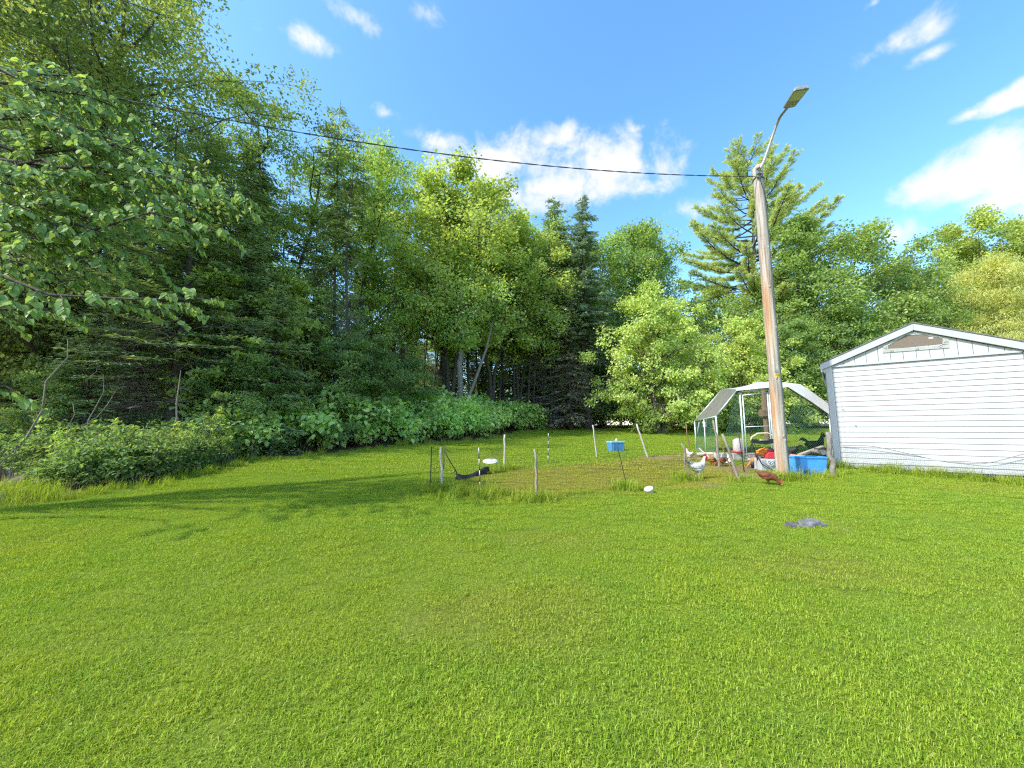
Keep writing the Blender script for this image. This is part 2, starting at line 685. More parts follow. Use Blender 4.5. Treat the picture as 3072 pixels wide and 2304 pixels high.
# ---------------------------------------------------------------- grass
def grassmat():
    k = NT('grass_blade')
    a = k.n('ShaderNodeAttribute', attribute_name='tint').outputs['Fac']
    dr = k.n('ShaderNodeAttribute', attribute_name='dry', attribute_type='INSTANCER').outputs['Fac']
    green = k.ramp(a, [(0, (.14, .225, .022)), (.5, (.285, .41, .036)), (.9, (.41, .53, .07)), (1, (.48, .48, .16))])
    dry = k.ramp(a, [(0, (.22, .235, .022)), (.45, (.39, .365, .05)), (1, (.56, .48, .15))])
    nz = k.noise(.9, 3, vec=k.n('ShaderNodeNewGeometry').outputs['Position'])
    g2 = k.mix(k.ramp(nz, [(.38, (0, 0, 0)), (.68, (.75, .75, .75))]), green, k.mix(1.0, green, (1.15, 1.04, .85), 'MULTIPLY'))
    nz2 = k.noise(3.2, 3, vec=k.n('ShaderNodeNewGeometry').outputs['Position'])
    g2 = k.mix(k.ramp(nz2, [(.36, (0, 0, 0)), (.66, (1, 1, 1))]), k.mix(1.0, g2, (.86, .94, .95), 'MULTIPLY'), k.mix(1.0, g2, (1.05, 1.03, 1.0), 'MULTIPLY'))
    col = k.mix(dr, g2, dry)
    k.l(col, k.b.inputs['Base Color'])
    k.b.inputs['Roughness'].default_value = .5
    k.b.inputs['Specular IOR Level'].default_value = .1
    tr = k.n('ShaderNodeBsdfTranslucent')
    k.l(k.mix(1.0, col, (1.35, 1.25, .5), 'MULTIPLY'), tr.inputs['Color'])
    ms = k.n('ShaderNodeMixShader')
    ms.inputs[0].default_value = .35
    k.l(k.b.outputs[0], ms.inputs[1])
    k.l(tr.outputs[0], ms.inputs[2])
    k.l(ms.outputs[0], k.o.inputs['Surface'])
    return k.m


M['grass'] = grassmat()


def tuft_mesh(name, n, rad, h0, h1, w, rng, lean=.6, clover=0):
    r = rad*np.sqrt(rng.random(n))
    a = rng.random(n)*2*PI
    P = np.stack([r*np.cos(a), r*np.sin(a), np.full(n, -.008)], 1)
    h = rng.uniform(h0, h1, n)
    az = rng.random(n)*2*PI
    d = np.stack([np.cos(az), np.sin(az), np.zeros(n)], 1)
    s = np.stack([-np.sin(az), np.cos(az), np.zeros(n)], 1)
    ln = (rng.random(n)**1.3*lean)[:, None]*h[:, None]
    up = np.array([0, 0, 1.0])
    ww = w*rng.uniform(.7, 1.3, n)[:, None]
    V = np.stack([P-s*ww*.5, P+s*ww*.5,
                  P+d*ln*.35+up*h[:, None]*.6+s*ww*.45, P+d*ln*.35+up*h[:, None]*.6-s*ww*.45,
                  P+d*ln*1.15+up*h[:, None]*(1-.35*ln/h[:, None])], 1)
    b = (np.arange(n)*5)[:, None]
    F4 = b+np.array([[0, 1, 2, 3]])
    F3 = b+np.array([[3, 2, 4]])
    V = V.reshape(-1, 3)
    t = np.repeat(rng.random(n), 5)
    if clover:
        m = clover
        rr = rad*np.sqrt(rng.random(m))
        aa = rng.random(m)*2*PI
        Pc = np.stack([rr*np.cos(aa), rr*np.sin(aa), rng.uniform(h0*.6, h1*.8, m)], 1)
        az = rng.random(m)*2*PI
        Dl = np.stack([np.cos(az), np.sin(az), rng.uniform(-.2, .3, m)], 1)
        Nl = np.array([[0, 0, 1.0]])+.4*rng.normal(size=(m, 3))
        V2, F2, t2 = leaves(Pc, Dl, Nl, rng.uniform(.010, .017, m), .8, 'dia', rng, rng.uniform(.1, .6, m))
        F4 = np.concatenate([F4, F2[0]+len(V)])
        V = np.concatenate([V, V2])
        t = np.concatenate([t, t2])
    me = mesh_np(name, V, [F4, F3], M['grass'], tint=t)
    return bpy.data.objects.new(name, me)


def scatter(name, pts, variants, scl, dry, label, seed, kindv=None):
    """one object whose points carry grass tufts through geometry nodes"""
    rng = np.random.default_rng(seed)
    n = len(pts)
    me = bpy.data.meshes.new(name)
    me.vertices.add(n)
    me.vertices.foreach_set('co', np.asarray(pts, np.float32).ravel())
    rot = np.stack([np.full(n, .04)+rng.normal(size=n)*.03, rng.normal(size=n)*.03, rng.random(n)*2*PI], 1)
    for nm, typ, val, key in (('rot', 'FLOAT_VECTOR', rot, 'vector'), ('scl', 'FLOAT', scl, 'value'), ('dry', 'FLOAT', dry, 'value')):
        a = me.attributes.new(nm, typ, 'POINT')
        a.data.foreach_set(key, np.asarray(val, np.float32).ravel())
    a = me.attributes.new('pick', 'INT', 'POINT')
    a.data.foreach_set('value', (kindv if kindv is not None else rng.integers(0, len(variants), n)).astype(np.int32))
    me.materials.append(M['grass'])
    o = link(bpy.data.objects.new(name, me))
    g = bpy.data.node_groups.new(name, 'GeometryNodeTree')
    g.interface.new_socket('Geometry', in_out='INPUT', socket_type='NodeSocketGeometry')
    g.interface.new_socket('Geometry', in_out='OUTPUT', socket_type='NodeSocketGeometry')
    gi, go = g.nodes.new('NodeGroupInput'), g.nodes.new('NodeGroupOutput')
    ip = g.nodes.new('GeometryNodeInstanceOnPoints')
    ip.inputs['Pick Instance'].default_value = True
    jn = g.nodes.new('GeometryNodeJoinGeometry')
    for v in reversed(variants):
        oi = g.nodes.new('GeometryNodeObjectInfo')
        oi.inputs['Object'].default_value = v
        oi.inputs['As Instance'].default_value = True
        g.links.new(oi.outputs['Geometry'], jn.inputs[0])

    def named(nm, typ):
        q = g.nodes.new('GeometryNodeInputNamedAttribute')
        q.data_type = typ
        q.inputs['Name'].default_value = nm
        return q.outputs['Attribute']
    g.links.new(gi.outputs[0], ip.inputs['Points'])
    g.links.new(jn.outputs[0], ip.inputs['Instance'])
    g.links.new(named('pick', 'INT'), ip.inputs['Instance Index'])
    er = g.nodes.new('FunctionNodeEulerToRotation')
    g.links.new(named('rot', 'FLOAT_VECTOR'), er.inputs[0])
    g.links.new(er.outputs[0], ip.inputs['Rotation'])
    cs = g.nodes.new('ShaderNodeCombineXYZ')
    sc = named('scl', 'FLOAT')
    for i in range(3):
        g.links.new(sc, cs.inputs[i])
    g.links.new(cs.outputs[0], ip.inputs['Scale'])
    g.links.new(ip.outputs[0], go.inputs[0])
    md = o.modifiers.new('tufts', 'NODES')
    md.node_group = g
    return tag(o, label, kind='stuff')


rng = np.random.default_rng(1)
near_v = [tuft_mesh('grass_tuft', 1300, .30, .010, .030, .0028, rng, 1.5, 22), tuft_mesh('grass_tuft', 1300, .30, .010, .032, .0029, rng, 1.5, 8),
          tuft_mesh('grass_tuft', 1250, .30, .010, .028, .0028, rng, 1.5, 45)]
far_v = [tuft_mesh('grass_tuft', 800, .55, .012, .034, .007, rng, 1.4), tuft_mesh('grass_tuft', 800, .55, .012, .036, .007, rng, 1.4)]
tall_v = [tuft_mesh('tall_tuft', 70, .16, .10, .34, .007, rng, 1.0), tuft_mesh('tall_tuft', 60, .14, .12, .42, .007, rng, 1.3), tuft_mesh('tall_tuft', 90, .2, .06, .2, .006, rng, .9)]


def lawn_points(y0, y1, step, rng):
    xs = np.arange(-16, 26, step)
    ys = np.arange(y0, y1, step)
    X, Y = np.meshgrid(xs, ys)
    X = X.ravel()+rng.uniform(-.5, .5, X.size)*step
    Y = Y.ravel()+rng.uniform(-.5, .5, Y.size)*step
    k = (np.abs(X) < 1.42*np.maximum(Y, 1.0)+1.6) & (poly_sd(X, Y, LAWN) < .15)
    X, Y = X[k], Y[k]
    d = f_dirt(X, Y)
    k = rng.random(len(X)) > d*1.02
    return X[k], Y[k]


X1, Y1 = lawn_points(.6, 9.2, .20, rng)
X2, Y2 = lawn_points(9.2, 27, .36, rng)
X = np.concatenate([X1, X2])
Y = np.concatenate([Y1, Y2])
pk = np.concatenate([rng.integers(0, 3, len(X1)), rng.integers(3, 5, len(X2))])
dry = f_dry(X, Y)
scl = rng.uniform(.8, 1.2, len(X))*(1-.35*np.clip((dry-.5)*2, 0, 1))*(1+.18*vnoise(X, Y, 1.3, 21))
scatter('lawn_grass', np.stack([X, Y, gz(X, Y)], 1), near_v+far_v, np.clip(scl, .75, 1.12), dry, 'short mown green grass of the lawn', 4, pk)


def line_pts(poly, step, spread, rng):
    P = []
    for a, b in zip(poly[:-1], poly[1:]):
        a, b = Vector(a), Vector(b)
        n = max(int((b-a).length/step), 1)
        for i in range(n):
            p = a.lerp(b, (i+rng.random())/n)
            P.append((p.x+rng.normal()*spread, p.y+rng.normal()*spread))
    return P


edge = LAWN[1:14]
T = line_pts([Vector(p) for p in edge[:6]], .085, .22, rng)+line_pts([Vector(p) for p in edge[5:]], .16, .22, rng)
T = np.array(T)
scatter('tall_grass', np.stack([T[:, 0], T[:, 1], gz(T[:, 0], T[:, 1])], 1), tall_v, rng.uniform(.25, .95, len(T)), rng.random(len(T))*.3,
        'long unmown grass along the foot of the wood', 6)

# ---------------------------------------------------------------- trees


def tubes_np(segs):
    """many tapered tubes: each (list of points, list of radii, sides)"""
    mb = MB()
    for p, r, n in segs:
        mb.tube(p, r, n, cap=False)
    return mb


def bend(p0, p1, rng, k=4, wob=.06, sag=0.0):
    p0, p1 = Vector(p0), Vector(p1)
    ln = (p1-p0).length
    out = []
    for i in range(k+1):
        t = i/k
        q = p0.lerp(p1, t)
        if 0 < i < k:
            q = q+Vector(rng.normal(size=3))*ln*wob
        q.z += sag*ln*4*t*(1-t)
        out.append(q)
    return out


def decid(seed, H, Rr, cb=.25, prof='egg', nl=26, tufts=6, per=85, leaf=.15, lw=.75, tr=.55, droop=.3, trunk_r=None, shape='dia', multi=1, ragged=.25, flat=.65, leafmin=0.0):
    """broad-leaved tree about its own base -> trunk, branches, leaf arrays"""
    rng = np.random.default_rng(seed)
    tr_r = trunk_r or H*.0125
    segs_t, segs_b = [], []
    P = []
    C = []
    stems = []
    for s in range(multi):
        top = Vector((rng.normal()*H*.03, rng.normal()*H*.03, H*.93))
        if multi > 1:
            a = 2*PI*s/multi+rng.random()
            top += Vector((math.cos(a), math.sin(a), 0))*Rr*.45
        st = bend((rng.normal()*.05*(multi > 1), rng.normal()*.05*(multi > 1), -.15), top, rng, 7, .012)
        rr = [tr_r*(1.25 if i == 0 else 1-.88*i/7)/(multi**.4) for i in range(8)]
        segs_t.append((st, rr, 9))
        stems.append(st)

    def env(t):
        if prof == 'egg':
            return max(.12, math.sin(PI*min(1, (t*.86+.14))**.85)**.62)
        if prof == 'column':
            return .25+.75*math.sin(PI*(t*.84+.1))**.5
        if prof == 'spread':
            return max(.2, (1-(1-t)**3)*(1-max(0, t-.62)**2*5.2)) if t > .02 else .3
        return max(.1, (1-t)**.7)
    for i in range(nl):
        t = (i+rng.random())/nl
        h = H*(cb+(1-cb)*t)
        az = i*2.39996+rng.normal()*.3
        r = Rr*env(t)*(1+ragged*rng.normal())
        st = stems[i % len(stems)]
        sh = max(H*cb*.75, h-r*rng.uniform(.35, .8))/H
        f = min(sh/.93, .999)*7
        k = int(f)
        b0 = st[k].lerp(st[k+1], f-k)
        e = Vector((b0.x+math.cos(az)*r, b0.y+math.sin(az)*r, h-r*.05))
        br = bend(b0, e, rng, 4, .035, sag=rng.uniform(.02, .09))
        rb = max(tr_r*.42*(1-sh*.6), .02)
        segs_b.append((br, [rb, rb*.75, rb*.5, rb*.32, rb*.15], 5))
        for j in range(tufts):
            u = .3+.75*(j+rng.random())/tufts
            kk = min(int(min(u, .999)*4), 3)
            q = br[kk].lerp(br[kk+1], min(u, 1.0)*4-kk) if u <= 1 else br[4]
            o = Vector(rng.normal(size=3))*r*.24
            o.z *= .7
            c = q+o
            segs_b.append(([q, q.lerp(c, .5)+Vector(rng.normal(size=3))*.05, c], [rb*.28, rb*.2, .006], 3))
            C.append(c)
    C = np.array([tuple(c) for c in C])
    nC = len(C)
    cnt = np.maximum((per*rng.uniform(.5, 1.5, nC)).astype(int), 4)
    idx = np.repeat(np.arange(nC), cnt)
    trr = tr*1.25*rng.uniform(.7, 1.3, nC)
    off = rng.normal(size=(len(idx), 3))
    off = norm(off)*(rng.random(len(idx))**.5)[:, None]
    off[:, 2] *= flat
    P = C[idx]+off*trr[idx][:, None]
    ax = np.array([0, 0, H*cb+.4*H*(1-cb)])
    outw = P-ax
    outw[:, 2] *= .5
    outw = norm(outw)
    Dr = outw*.7+rdir(rng, len(idx))*.8
    Dr[:, 2] -= droop
    Nr = np.array([[0, 0, .85]])+outw*.45+rdir(rng, len(idx))*.75
    sz = leaf*rng.uniform(.7, 1.25, len(idx))
    tint = np.clip(rng.normal(.45, .2, len(idx))+.18*rng.normal(size=nC)[idx], 0, 1)
    lv = leaves(P, Dr, Nr, sz, lw, shape, rng, tint)
    return [tubes_np([q]) for q in segs_t], tubes_np(segs_b), lv


def leafy(root, arr, mat, name='crown', stuff=False):
    V, Fs, t = arr
    o = link(bpy.data.objects.new(name, mesh_np(name, V, Fs, mat, tint=t)), root)
    if stuff:
        o['kind'] = 'stuff'
    return o


def make_tree(name, label, group, seed, mat, bark='bark', cat='tree', **kw):
    t, b, lv = decid(seed, **kw)
    root = thing(name, (0, 0, 0), label, cat, group)
    for q in t:
        q.build('trunk', M[bark], root, smooth=True)
    b.build('branches', M[bark], root, smooth=True)['kind'] = 'stuff'
    leafy(root, lv, M[mat])
    return root


def conifer(seed, H, Rr, cb=.05, step=.42, per=7, spray=.34, sw=.22, droop=.35, dead_to=0.0, ndead=0, trunk_r=None, dens=1.0, top_thin=.62):
    """spruce: whorls of drooping boughs carrying short needle sprays; bare dead boughs below"""
    rng = np.random.default_rng(seed)
    tr_r = trunk_r or H*.011
    lean = Vector((rng.normal()*.02*H, rng.normal()*.02*H, H))
    st = bend((0, 0, -.15), lean, rng, 6, .006)
    segs_t = [(st, [tr_r*(1.2 if i == 0 else 1-.95*i/6) for i in range(7)], 9)]
    segs_b, segs_d = [], []
    P, Dd, Nn, S_ = [], [], [], []

    def onst(h):
        f = min(max(h/H, 0), .999)*6
        k = int(f)
        return st[k].lerp(st[k+1], f-k)
    h = H*cb
    while h < H*.985:
        t = (h-H*cb)/(H*(1-cb))
        Lr = Rr*((1-t)**top_thin*.95+.05)*(.75+.25*min(1, t*5+.3))
        for j in range(max(3, int(per*(1-.3*t)))):
            az = rng.random()*2*PI
            l_ = Lr*rng.uniform(.6, 1.12)
            d = Vector((math.cos(az), math.sin(az), 0))
            b0 = onst(h+rng.normal()*.1)
            lift = .35*(t-.45)
            pts = []
            for q in range(5):
                u = q/4
                pts.append(b0+d*l_*u+Vector((0, 0, l_*(lift*u-droop*u*u*.7+.16*u**4))))
            rb = .006+.012*l_
            segs_b.append((pts, [rb, rb*.8, rb*.6, rb*.4, rb*.15], 4))
            sd = Vector((-d.y, d.x, 0))
            n = max(4, int(l_/.055*dens))
            for q in range(n):
                u = .12+.88*(q+rng.random())/n
                k = min(int(u*4), 3)
                p = pts[k].lerp(pts[k+1], u*4-k)
                ln = spray*(1.05-.55*u)*(.6+.6*min(1, l_/1.2))*rng.uniform(.6, 1.2)
                for s in (-1, 1):
                    dr = d*.75+sd*s*rng.uniform(.5, 1.1)+Vector((0, 0, rng.normal()*.18-.18))
                    P.append(tuple(p+Vector(rng.normal(size=3))*.03))
                    Dd.append(tuple(dr))
                    Nn.append((rng.normal()*.45, rng.normal()*.45, 1))
                    S_.append(ln)
        h += step*rng.uniform(.7, 1.3)*(1-.45*t)
    for j in range(ndead):
        hh = rng.uniform(.6, max(H*dead_to, 1.0))
        az = rng.random()*2*PI
        l_ = rng.uniform(.5, 1.0)*Rr*.8
        d = Vector((math.cos(az), math.sin(az), rng.uniform(-.35, .12)))
        b0 = onst(hh)
        pts = bend(b0, b0+d*l_, rng, 4, .03, sag=.05)
        segs_d.append((pts, [.016, .012, .009, .006, .002], 4))
        for q in range(9):
            u = rng.uniform(.2, 1)
            k = min(int(u*4), 3)
            p = pts[k].lerp(pts[k+1], u*4-k)
            e = p+(d*.5+Vector(rng.normal(size=3))*.55)*l_*.28
            segs_d.append(([p, p.lerp(e, .5)+Vector(rng.normal(size=3))*.03, e], [.006, .004, .0015], 3))
    n = len(P)
    lv = leaves(np.array(P), np.array(Dd), np.array(Nn), np.array(S_), sw, 'dia', rng, np.clip(rng.normal(.45, .22, n), 0, 1))
    return tubes_np(segs_t), tubes_np(segs_b), lv, (tubes_np(segs_d) if segs_d else None)


def make_conifer(name, label, group, seed, mat, bark='bark_dark', **kw):
    t, b, lv, d = conifer(seed, **kw)
    root = thing(name, (0, 0, 0), label, 'tree', group)
    t.build('trunk', M[bark], root, smooth=True)
    b.build('branches', M['bark_dark'], root)['kind'] = 'stuff'
    leafy(root, lv, M[mat])
    if d:
        d.build('dead_branches', M['twig'], root)['kind'] = 'stuff'
    return root


def make_pine(name, label, seed, H, Rr):
    rng = np.random.default_rng(seed)
    st = bend((0, 0, -.2), (.4, 0, H), rng, 8, .006)
    segs_t = [(st, [H*.0115*(1.2 if i == 0 else 1-.94*i/8) for i in range(9)], 10)]
    segs_b = []
    P, Dd = [], []

    def onst(h):
        f = min(max(h/H, 0), .999)*8
        k = int(f)
        return st[k].lerp(st[k+1], f-k)
    h = H*.36
    while h < H*.985:
        t = (h-H*.36)/(H*.64)
        n = 5 if t < .8 else 4
        a0 = rng.random()*6
        for j in range(n):
            az = a0+2*PI*j/n+rng.normal()*.25
            l_ = Rr*(min(1, .72+t*.7) if t < .35 else 1.0)*(1-max(0, t-.3)**1.25*1.25)*rng.uniform(.7, 1.12)+.35
            d = Vector((math.cos(az), math.sin(az), 0))
            b0 = onst(h+rng.normal()*.15)
            rise = .22+.55*t
            pts = [b0+d*l_*u+Vector((0, 0, l_*(rise*u*u*.9-.06*u)))+Vector(rng.normal(size=3))*.05*(0 < u < 1) for u in (0, .25, .5, .75, 1)]
            rb = .012+.014*l_
            segs_b.append((pts, [rb, rb*.8, rb*.6, rb*.4, rb*.15], 5))
            sd = Vector((-d.y, d.x, 0))
            m = max(5, int(l_*5.2))
            for q in range(m):
                u = .34+.66*(q+rng.random())/m
                k = min(int(u*4), 3)
                p = pts[k].lerp(pts[k+1], u*4-k)
                for s in (-1, 1):
                    e = p+(sd*s*rng.uniform(.15, .6)+d*rng.uniform(.25, .6)+Vector((0, 0, rng.uniform(.0, .38))))*(1.15-.5*u)*min(l_*.36, 1.05)
                    segs_b.append(([p, e], [rb*.25, .004], 3))
                    for w in range(4):
                        v = .45+.6*w/3
                        P.append(p.lerp(e, v))
                        Dd.append((e-p).normalized())
        h += rng.uniform(.62, .95)*(1-.3*t)
    P = np.array([tuple(p) for p in P])
    Dd = np.array([tuple(p) for p in Dd])
    k = 19
    idx = np.repeat(np.arange(len(P)), k)
    Dr = Dd[idx]*.75+rdir(rng, len(idx))*.85+np.array([[0, 0, .22]])
    Pn = P[idx]+rng.normal(size=(len(idx), 3))*.045
    lv = leaves(Pn, Dr, rdir(rng, len(idx)), .17*rng.uniform(.7, 1.2, len(idx)), .17, 'dia', rng, np.clip(rng.normal(.5, .2, len(idx)), 0, 1))
    root = thing(name, (0, 0, 0), label, 'tree')
    tubes_np(segs_t).build('trunk', M['bark'], root, smooth=True)
    tubes_np(segs_b).build('branches', M['bark_dark'], root)['kind'] = 'stuff'
    leafy(root, lv, M['leaf_pine'], 'crown')
    return root


def make_shrub(name, label, group, seed, mat, H, Rr, n=1600, leaf=.1, shape='dia', lw=.75, nst=9, layered=.0, droop=.35, cat='shrub', stem='twig'):
    """bush: stems from one root, leaves on a lumpy dome"""
    rng = np.random.default_rng(seed)
    segs = []
    tips = []
    for i in range(nst):
        az = i*2.4+rng.normal()*.4
        rr = Rr*math.sqrt((i+.5)/nst)*rng.uniform(.6, 1.05)
        h = H*(1-.55*(rr/Rr)**2)*rng.uniform(.75, 1.1)
        b0 = Vector((math.cos(az)*rr*.25, math.sin(az)*rr*.25, -.05))
        e = Vector((math.cos(az)*rr, math.sin(az)*rr, h))
        st = bend(b0, e, rng, 4, .05, .02)
        segs.append((st, [.014, .012, .009, .006, .002], 4))
        for j in range(5):
            u = rng.uniform(.35, 1)
            k = min(int(u*4), 3)
            p = st[k].lerp(st[k+1], u*4-k)
            q = p+Vector((rng.normal(), rng.normal(), rng.normal()*.35+.1))*Rr*.24
            segs.append(([p, q], [.006, .002], 3))
            tips.append(q)
        tips.append(e)
    C = np.array([tuple(p) for p in tips])
    idx = rng.integers(0, len(C), n)
    off = norm(rng.normal(size=(n, 3)))*(rng.random(n)**.45)[:, None]*np.array([[1, 1, .62]])*Rr*.36
    P = C[idx]+off
    P[:, 2] = np.maximum(P[:, 2], .03+rng.random(n)*.12)
    if layered:
        P[:, 2] = P[:, 2]*(1-layered)+np.round(P[:, 2]/.22)*.22*layered
    outw = P-np.array([[0, 0, H*.25]])
    outw = norm(outw)
    Dr = outw*.7+rdir(rng, n)*.7
    Dr[:, 2] -= droop
    Nr = np.array([[0, 0, 1.0]])+outw*.5+rdir(rng, n)*.5
    lv = leaves(P, Dr, Nr, leaf*rng.uniform(.65, 1.25, n), lw, shape, rng, np.clip(rng.normal(.48, .22, n), 0, 1))
    root = thing(name, (0, 0, 0), label, cat, group)
    tubes_np(segs).build('stems', M[stem], root)['kind'] = 'stuff'
    leafy(root, lv, M[mat], 'foliage')
    return root

# ---------------------------------------------------------------- the wood, tree by tree
USED = set()


def place(pr, loc, rz=0.0, scale=1.0, label=None, group=None):
    loc = Vector(loc)
    if pr.name not in USED:
        USED.add(pr.name)
        pr.location = loc
        pr.rotation_euler = (0, 0, rz)
        pr.scale = (scale,)*3 if isinstance(scale, (int, float)) else scale
        if label:
            pr['label'] = label
        if group:
            pr['group'] = group
        elif 'group' in pr:
            del pr['group']
        return pr
    o = dup(pr, loc, rz, scale, label, group)
    if not group and 'group' in o:
        del o['group']
    return o


oak = make_tree('oak_tree', '', None, 11, 'leaf_oak', H=20, Rr=4.6, cb=.16, nl=46, tufts=9, per=185, leaf=.135, lw=.6, tr=.75, prof='column', ragged=.2)
ash = make_tree('broadleaf_tree', '', None, 12, 'leaf_ash', 'bark_dark', H=17.5, Rr=3.5, cb=.22, nl=36, tufts=7, per=122, leaf=.15, lw=.6, tr=.62, prof='spread', ragged=.3, multi=2)
ash2 = make_tree('broadleaf_tree', '', None, 13, 'leaf_ash', 'bark_dark', H=17, Rr=3.4, cb=.2, nl=34, tufts=7, per=122, leaf=.16, lw=.55, tr=.65, prof='egg', ragged=.32)
maple = make_tree('maple_tree', '', None, 14, 'leaf_maple', 'bark_dark', H=17, Rr=3.7, cb=.4, nl=46, tufts=9, per=105, leaf=.17, lw=.85, tr=.62, prof='egg', ragged=.16, multi=3, flat=.9)
dark = make_tree('broadleaf_tree', '', None, 15, 'leaf_dark', 'bark_dark', H=16, Rr=4.2, cb=.1, nl=38, tufts=8, per=126, leaf=.19, lw=.75, tr=.75, prof='egg', ragged=.18)
dark2 = make_tree('broadleaf_tree', '', None, 16, 'leaf_dark', 'bark_dark', H=14, Rr=4.0, cb=.08, nl=36, tufts=8, per=122, leaf=.19, lw=.75, tr=.75, prof='spread', ragged=.2)
apple = make_tree('apple_tree', '', None, 17, 'leaf_apple', 'bark', H=7.4, Rr=2.85, cb=.12, nl=40, tufts=8, per=108, leaf=.135, lw=.72, tr=.42, prof='egg', ragged=.13, multi=2, trunk_r=.17, droop=.45)
apple2 = make_tree('apple_tree', '', None, 18, 'leaf_apple', 'bark', H=7.0, Rr=2.7, cb=.12, nl=38, tufts=8, per=108, leaf=.135, lw=.72, tr=.42, prof='egg', ragged=.15, trunk_r=.16, droop=.45)
willow = make_tree('willow_tree', '', None, 19, 'leaf_willow', 'bark', H=12.5, Rr=3.4, cb=.1, nl=34, tufts=8, per=140, leaf=.2, lw=.3, tr=.7, prof='egg', ragged=.15, droop=.9)
sapl = make_tree('maple_sapling', '', None, 20, 'leaf_maple', 'bark', H=6.5, Rr=1.5, cb=.25, nl=20, tufts=6, per=73, leaf=.15, lw=.85, tr=.36, prof='egg', ragged=.3, trunk_r=.035, flat=.35)
sapl2 = make_tree('sapling', '', None, 22, 'leaf_under', 'bark', H=5, Rr=1.6, cb=.12, nl=22, tufts=6, per=105, leaf=.11, lw=.65, tr=.4, prof='egg', ragged=.28, trunk_r=.035, flat=.4)
spr = make_conifer('spruce_tree', '', None, 31, 'leaf_spruce', H=18, Rr=3.1, cb=.16, dead_to=.3, ndead=26, step=.42, dens=1.25, sw=.26)
sprb = make_conifer('spruce_tree', '', None, 32, 'leaf_blue', H=16.5, Rr=2.6, cb=.3, dead_to=.42, ndead=40, step=.4, sw=.3, dens=1.25)
spro = make_conifer('spruce_tree', '', None, 33, 'leaf_spruce', bark='bark_dark', H=18, Rr=3.0, cb=.24, dead_to=.42, ndead=110, trunk_r=.165, step=.5)
thin = make_conifer('spruce_tree', '', None, 34, 'leaf_spruce', H=14, Rr=1.7, cb=.5, dead_to=.55, ndead=44, step=.55, per=6, trunk_r=.085)
thin2 = make_conifer('spruce_tree', '', None, 35, 'leaf_spruce', H=15, Rr=1.6, cb=.56, dead_to=.58, ndead=34, step=.6, per=6, trunk_r=.10)
brn = make_conifer('spruce_tree', '', None, 36, 'leaf_brown', H=9, Rr=2.6, cb=.08, dead_to=.5, ndead=70, step=.5, per=7, trunk_r=.12, droop=.5, spray=.4)
hem = make_conifer('hemlock_tree', '', None, 37, 'leaf_spruce', H=8.5, Rr=2.4, cb=.03, step=.36, per=8, spray=.3, droop=.3, trunk_r=.08, sw=.3)
hem2 = make_conifer('hemlock_tree', '', None, 38, 'leaf_spruce', H=6, Rr=1.9, cb=.03, step=.33, per=8, spray=.28, droop=.25, trunk_r=.06, sw=.3)
pine = make_pine('pine_tree', 'tall white pine with feathery upswept boughs behind the utility pole', 41, 26.0, 6.3)

pine.location = gp(2290, 34)
place(oak, gp(150, 12.4), .4, (1.0, 1.0, 1.0), 'tallest dark oak reaching out of the top left of the picture')
place(oak, gp(-330, 10.5), 2.1, .95, 'oak at the left border with its trunk beyond the frame')
place(oak, gp(-60, 17), 4.0, 1.05, 'oak in the second row behind the tallest left oak')
place(ash, gp(800, 16.8), .3, .88, 'airy broadleaf tree with forked stems just right of the tall oak')
place(ash2, gp(1010, 18.5), 1.2, .9, 'leafy tree with bare limbs showing, left of the yellow-green maple')
place(ash2, gp(1120, 20.5), 3.3, .84, 'lower leafy tree tucked against the left flank of the maple')
place(ash, gp(620, 19.5), 2.2, .72, 'airy tree half hidden behind the tall left oak')
place(maple, gp(1335, 22), .0, (1.08, 1.08, .92), 'bright yellow-green maple standing highest in the middle of the wood')
place(maple, gp(1475, 23.5), 2.0, (1.0, 1.0, .8), 'maple close on the right of the brightest maple')
place(maple, gp(1560, 25.5), 4.2, .82, 'small maple between the bright maples and the spruces')
place(ash2, gp(1610, 29), 5.0, .93, 'leafy tree filling the gap between the maples and the spruces')
place(dark2, gp(1690, 31), 2.2, 1.02, 'green tree whose crown shows behind the two spruce tips')
place(spr, gp(1675, 27), 0.5, .97, 'dark green spruce with the highest tip right of the maples')
place(sprb, gp(1768, 25), 1.0, 1.0, 'blue-grey spruce with a bare brownish trunk beside the apple trees')
place(spr, gp(1610, 28.5), 2.5, .84, 'shorter dark spruce left of the highest spruce')
place(brn, gp(1715, 24.6), 0.6, 1.0, 'spruce with dead brown lower boughs right of the dark trunks')
place(brn, gp(1180, 18.8), 2.6, .62, 'grey dead-twigged spruce left of the forked trunk')
place(brn, gp(395, 12.2), 1.6, .62, 'dead-twigged spruce in the shade left of the big grey trunk')
place(dark2, gp(1815, 31), 3.1, 1.1, 'green tree between the blue-grey spruce and the rounded tree')
place(dark, gp(1930, 33), 1.1, 1.1, 'rounded green tree rising behind the apple trees')
place(ash2, gp(2010, 34), 4.4, 1.0, 'loose crowned tree between the rounded tree and the pine')
place(dark2, gp(2150, 36), 2.0, .9, 'low green tree at the left foot of the white pine')
place(dark, gp(2450, 30), 0.2, 1.05, 'dense dark tree right of the utility pole')
place(dark2, gp(2610, 31), 2.9, 1.16, 'dark tree with a ragged top above the shed roof')
place(dark, gp(2330, 31), 3.1, .82, 'dark tree seen on both sides of the utility pole')
place(dark2, gp(2740, 34), 4.4, 1.04, 'dark tree above the right slope of the shed roof')
place(dark, gp(2900, 40), 1.9, 1.22, 'tall tree at the upper right behind the pale willow')
place(maple, gp(3010, 36), 3.6, 1.18, 'olive-green tree with the highest top at the right border')
place(spr, gp(2790, 42), 1.0, 1.13, 'spruce whose dark tip pokes up at the far right')
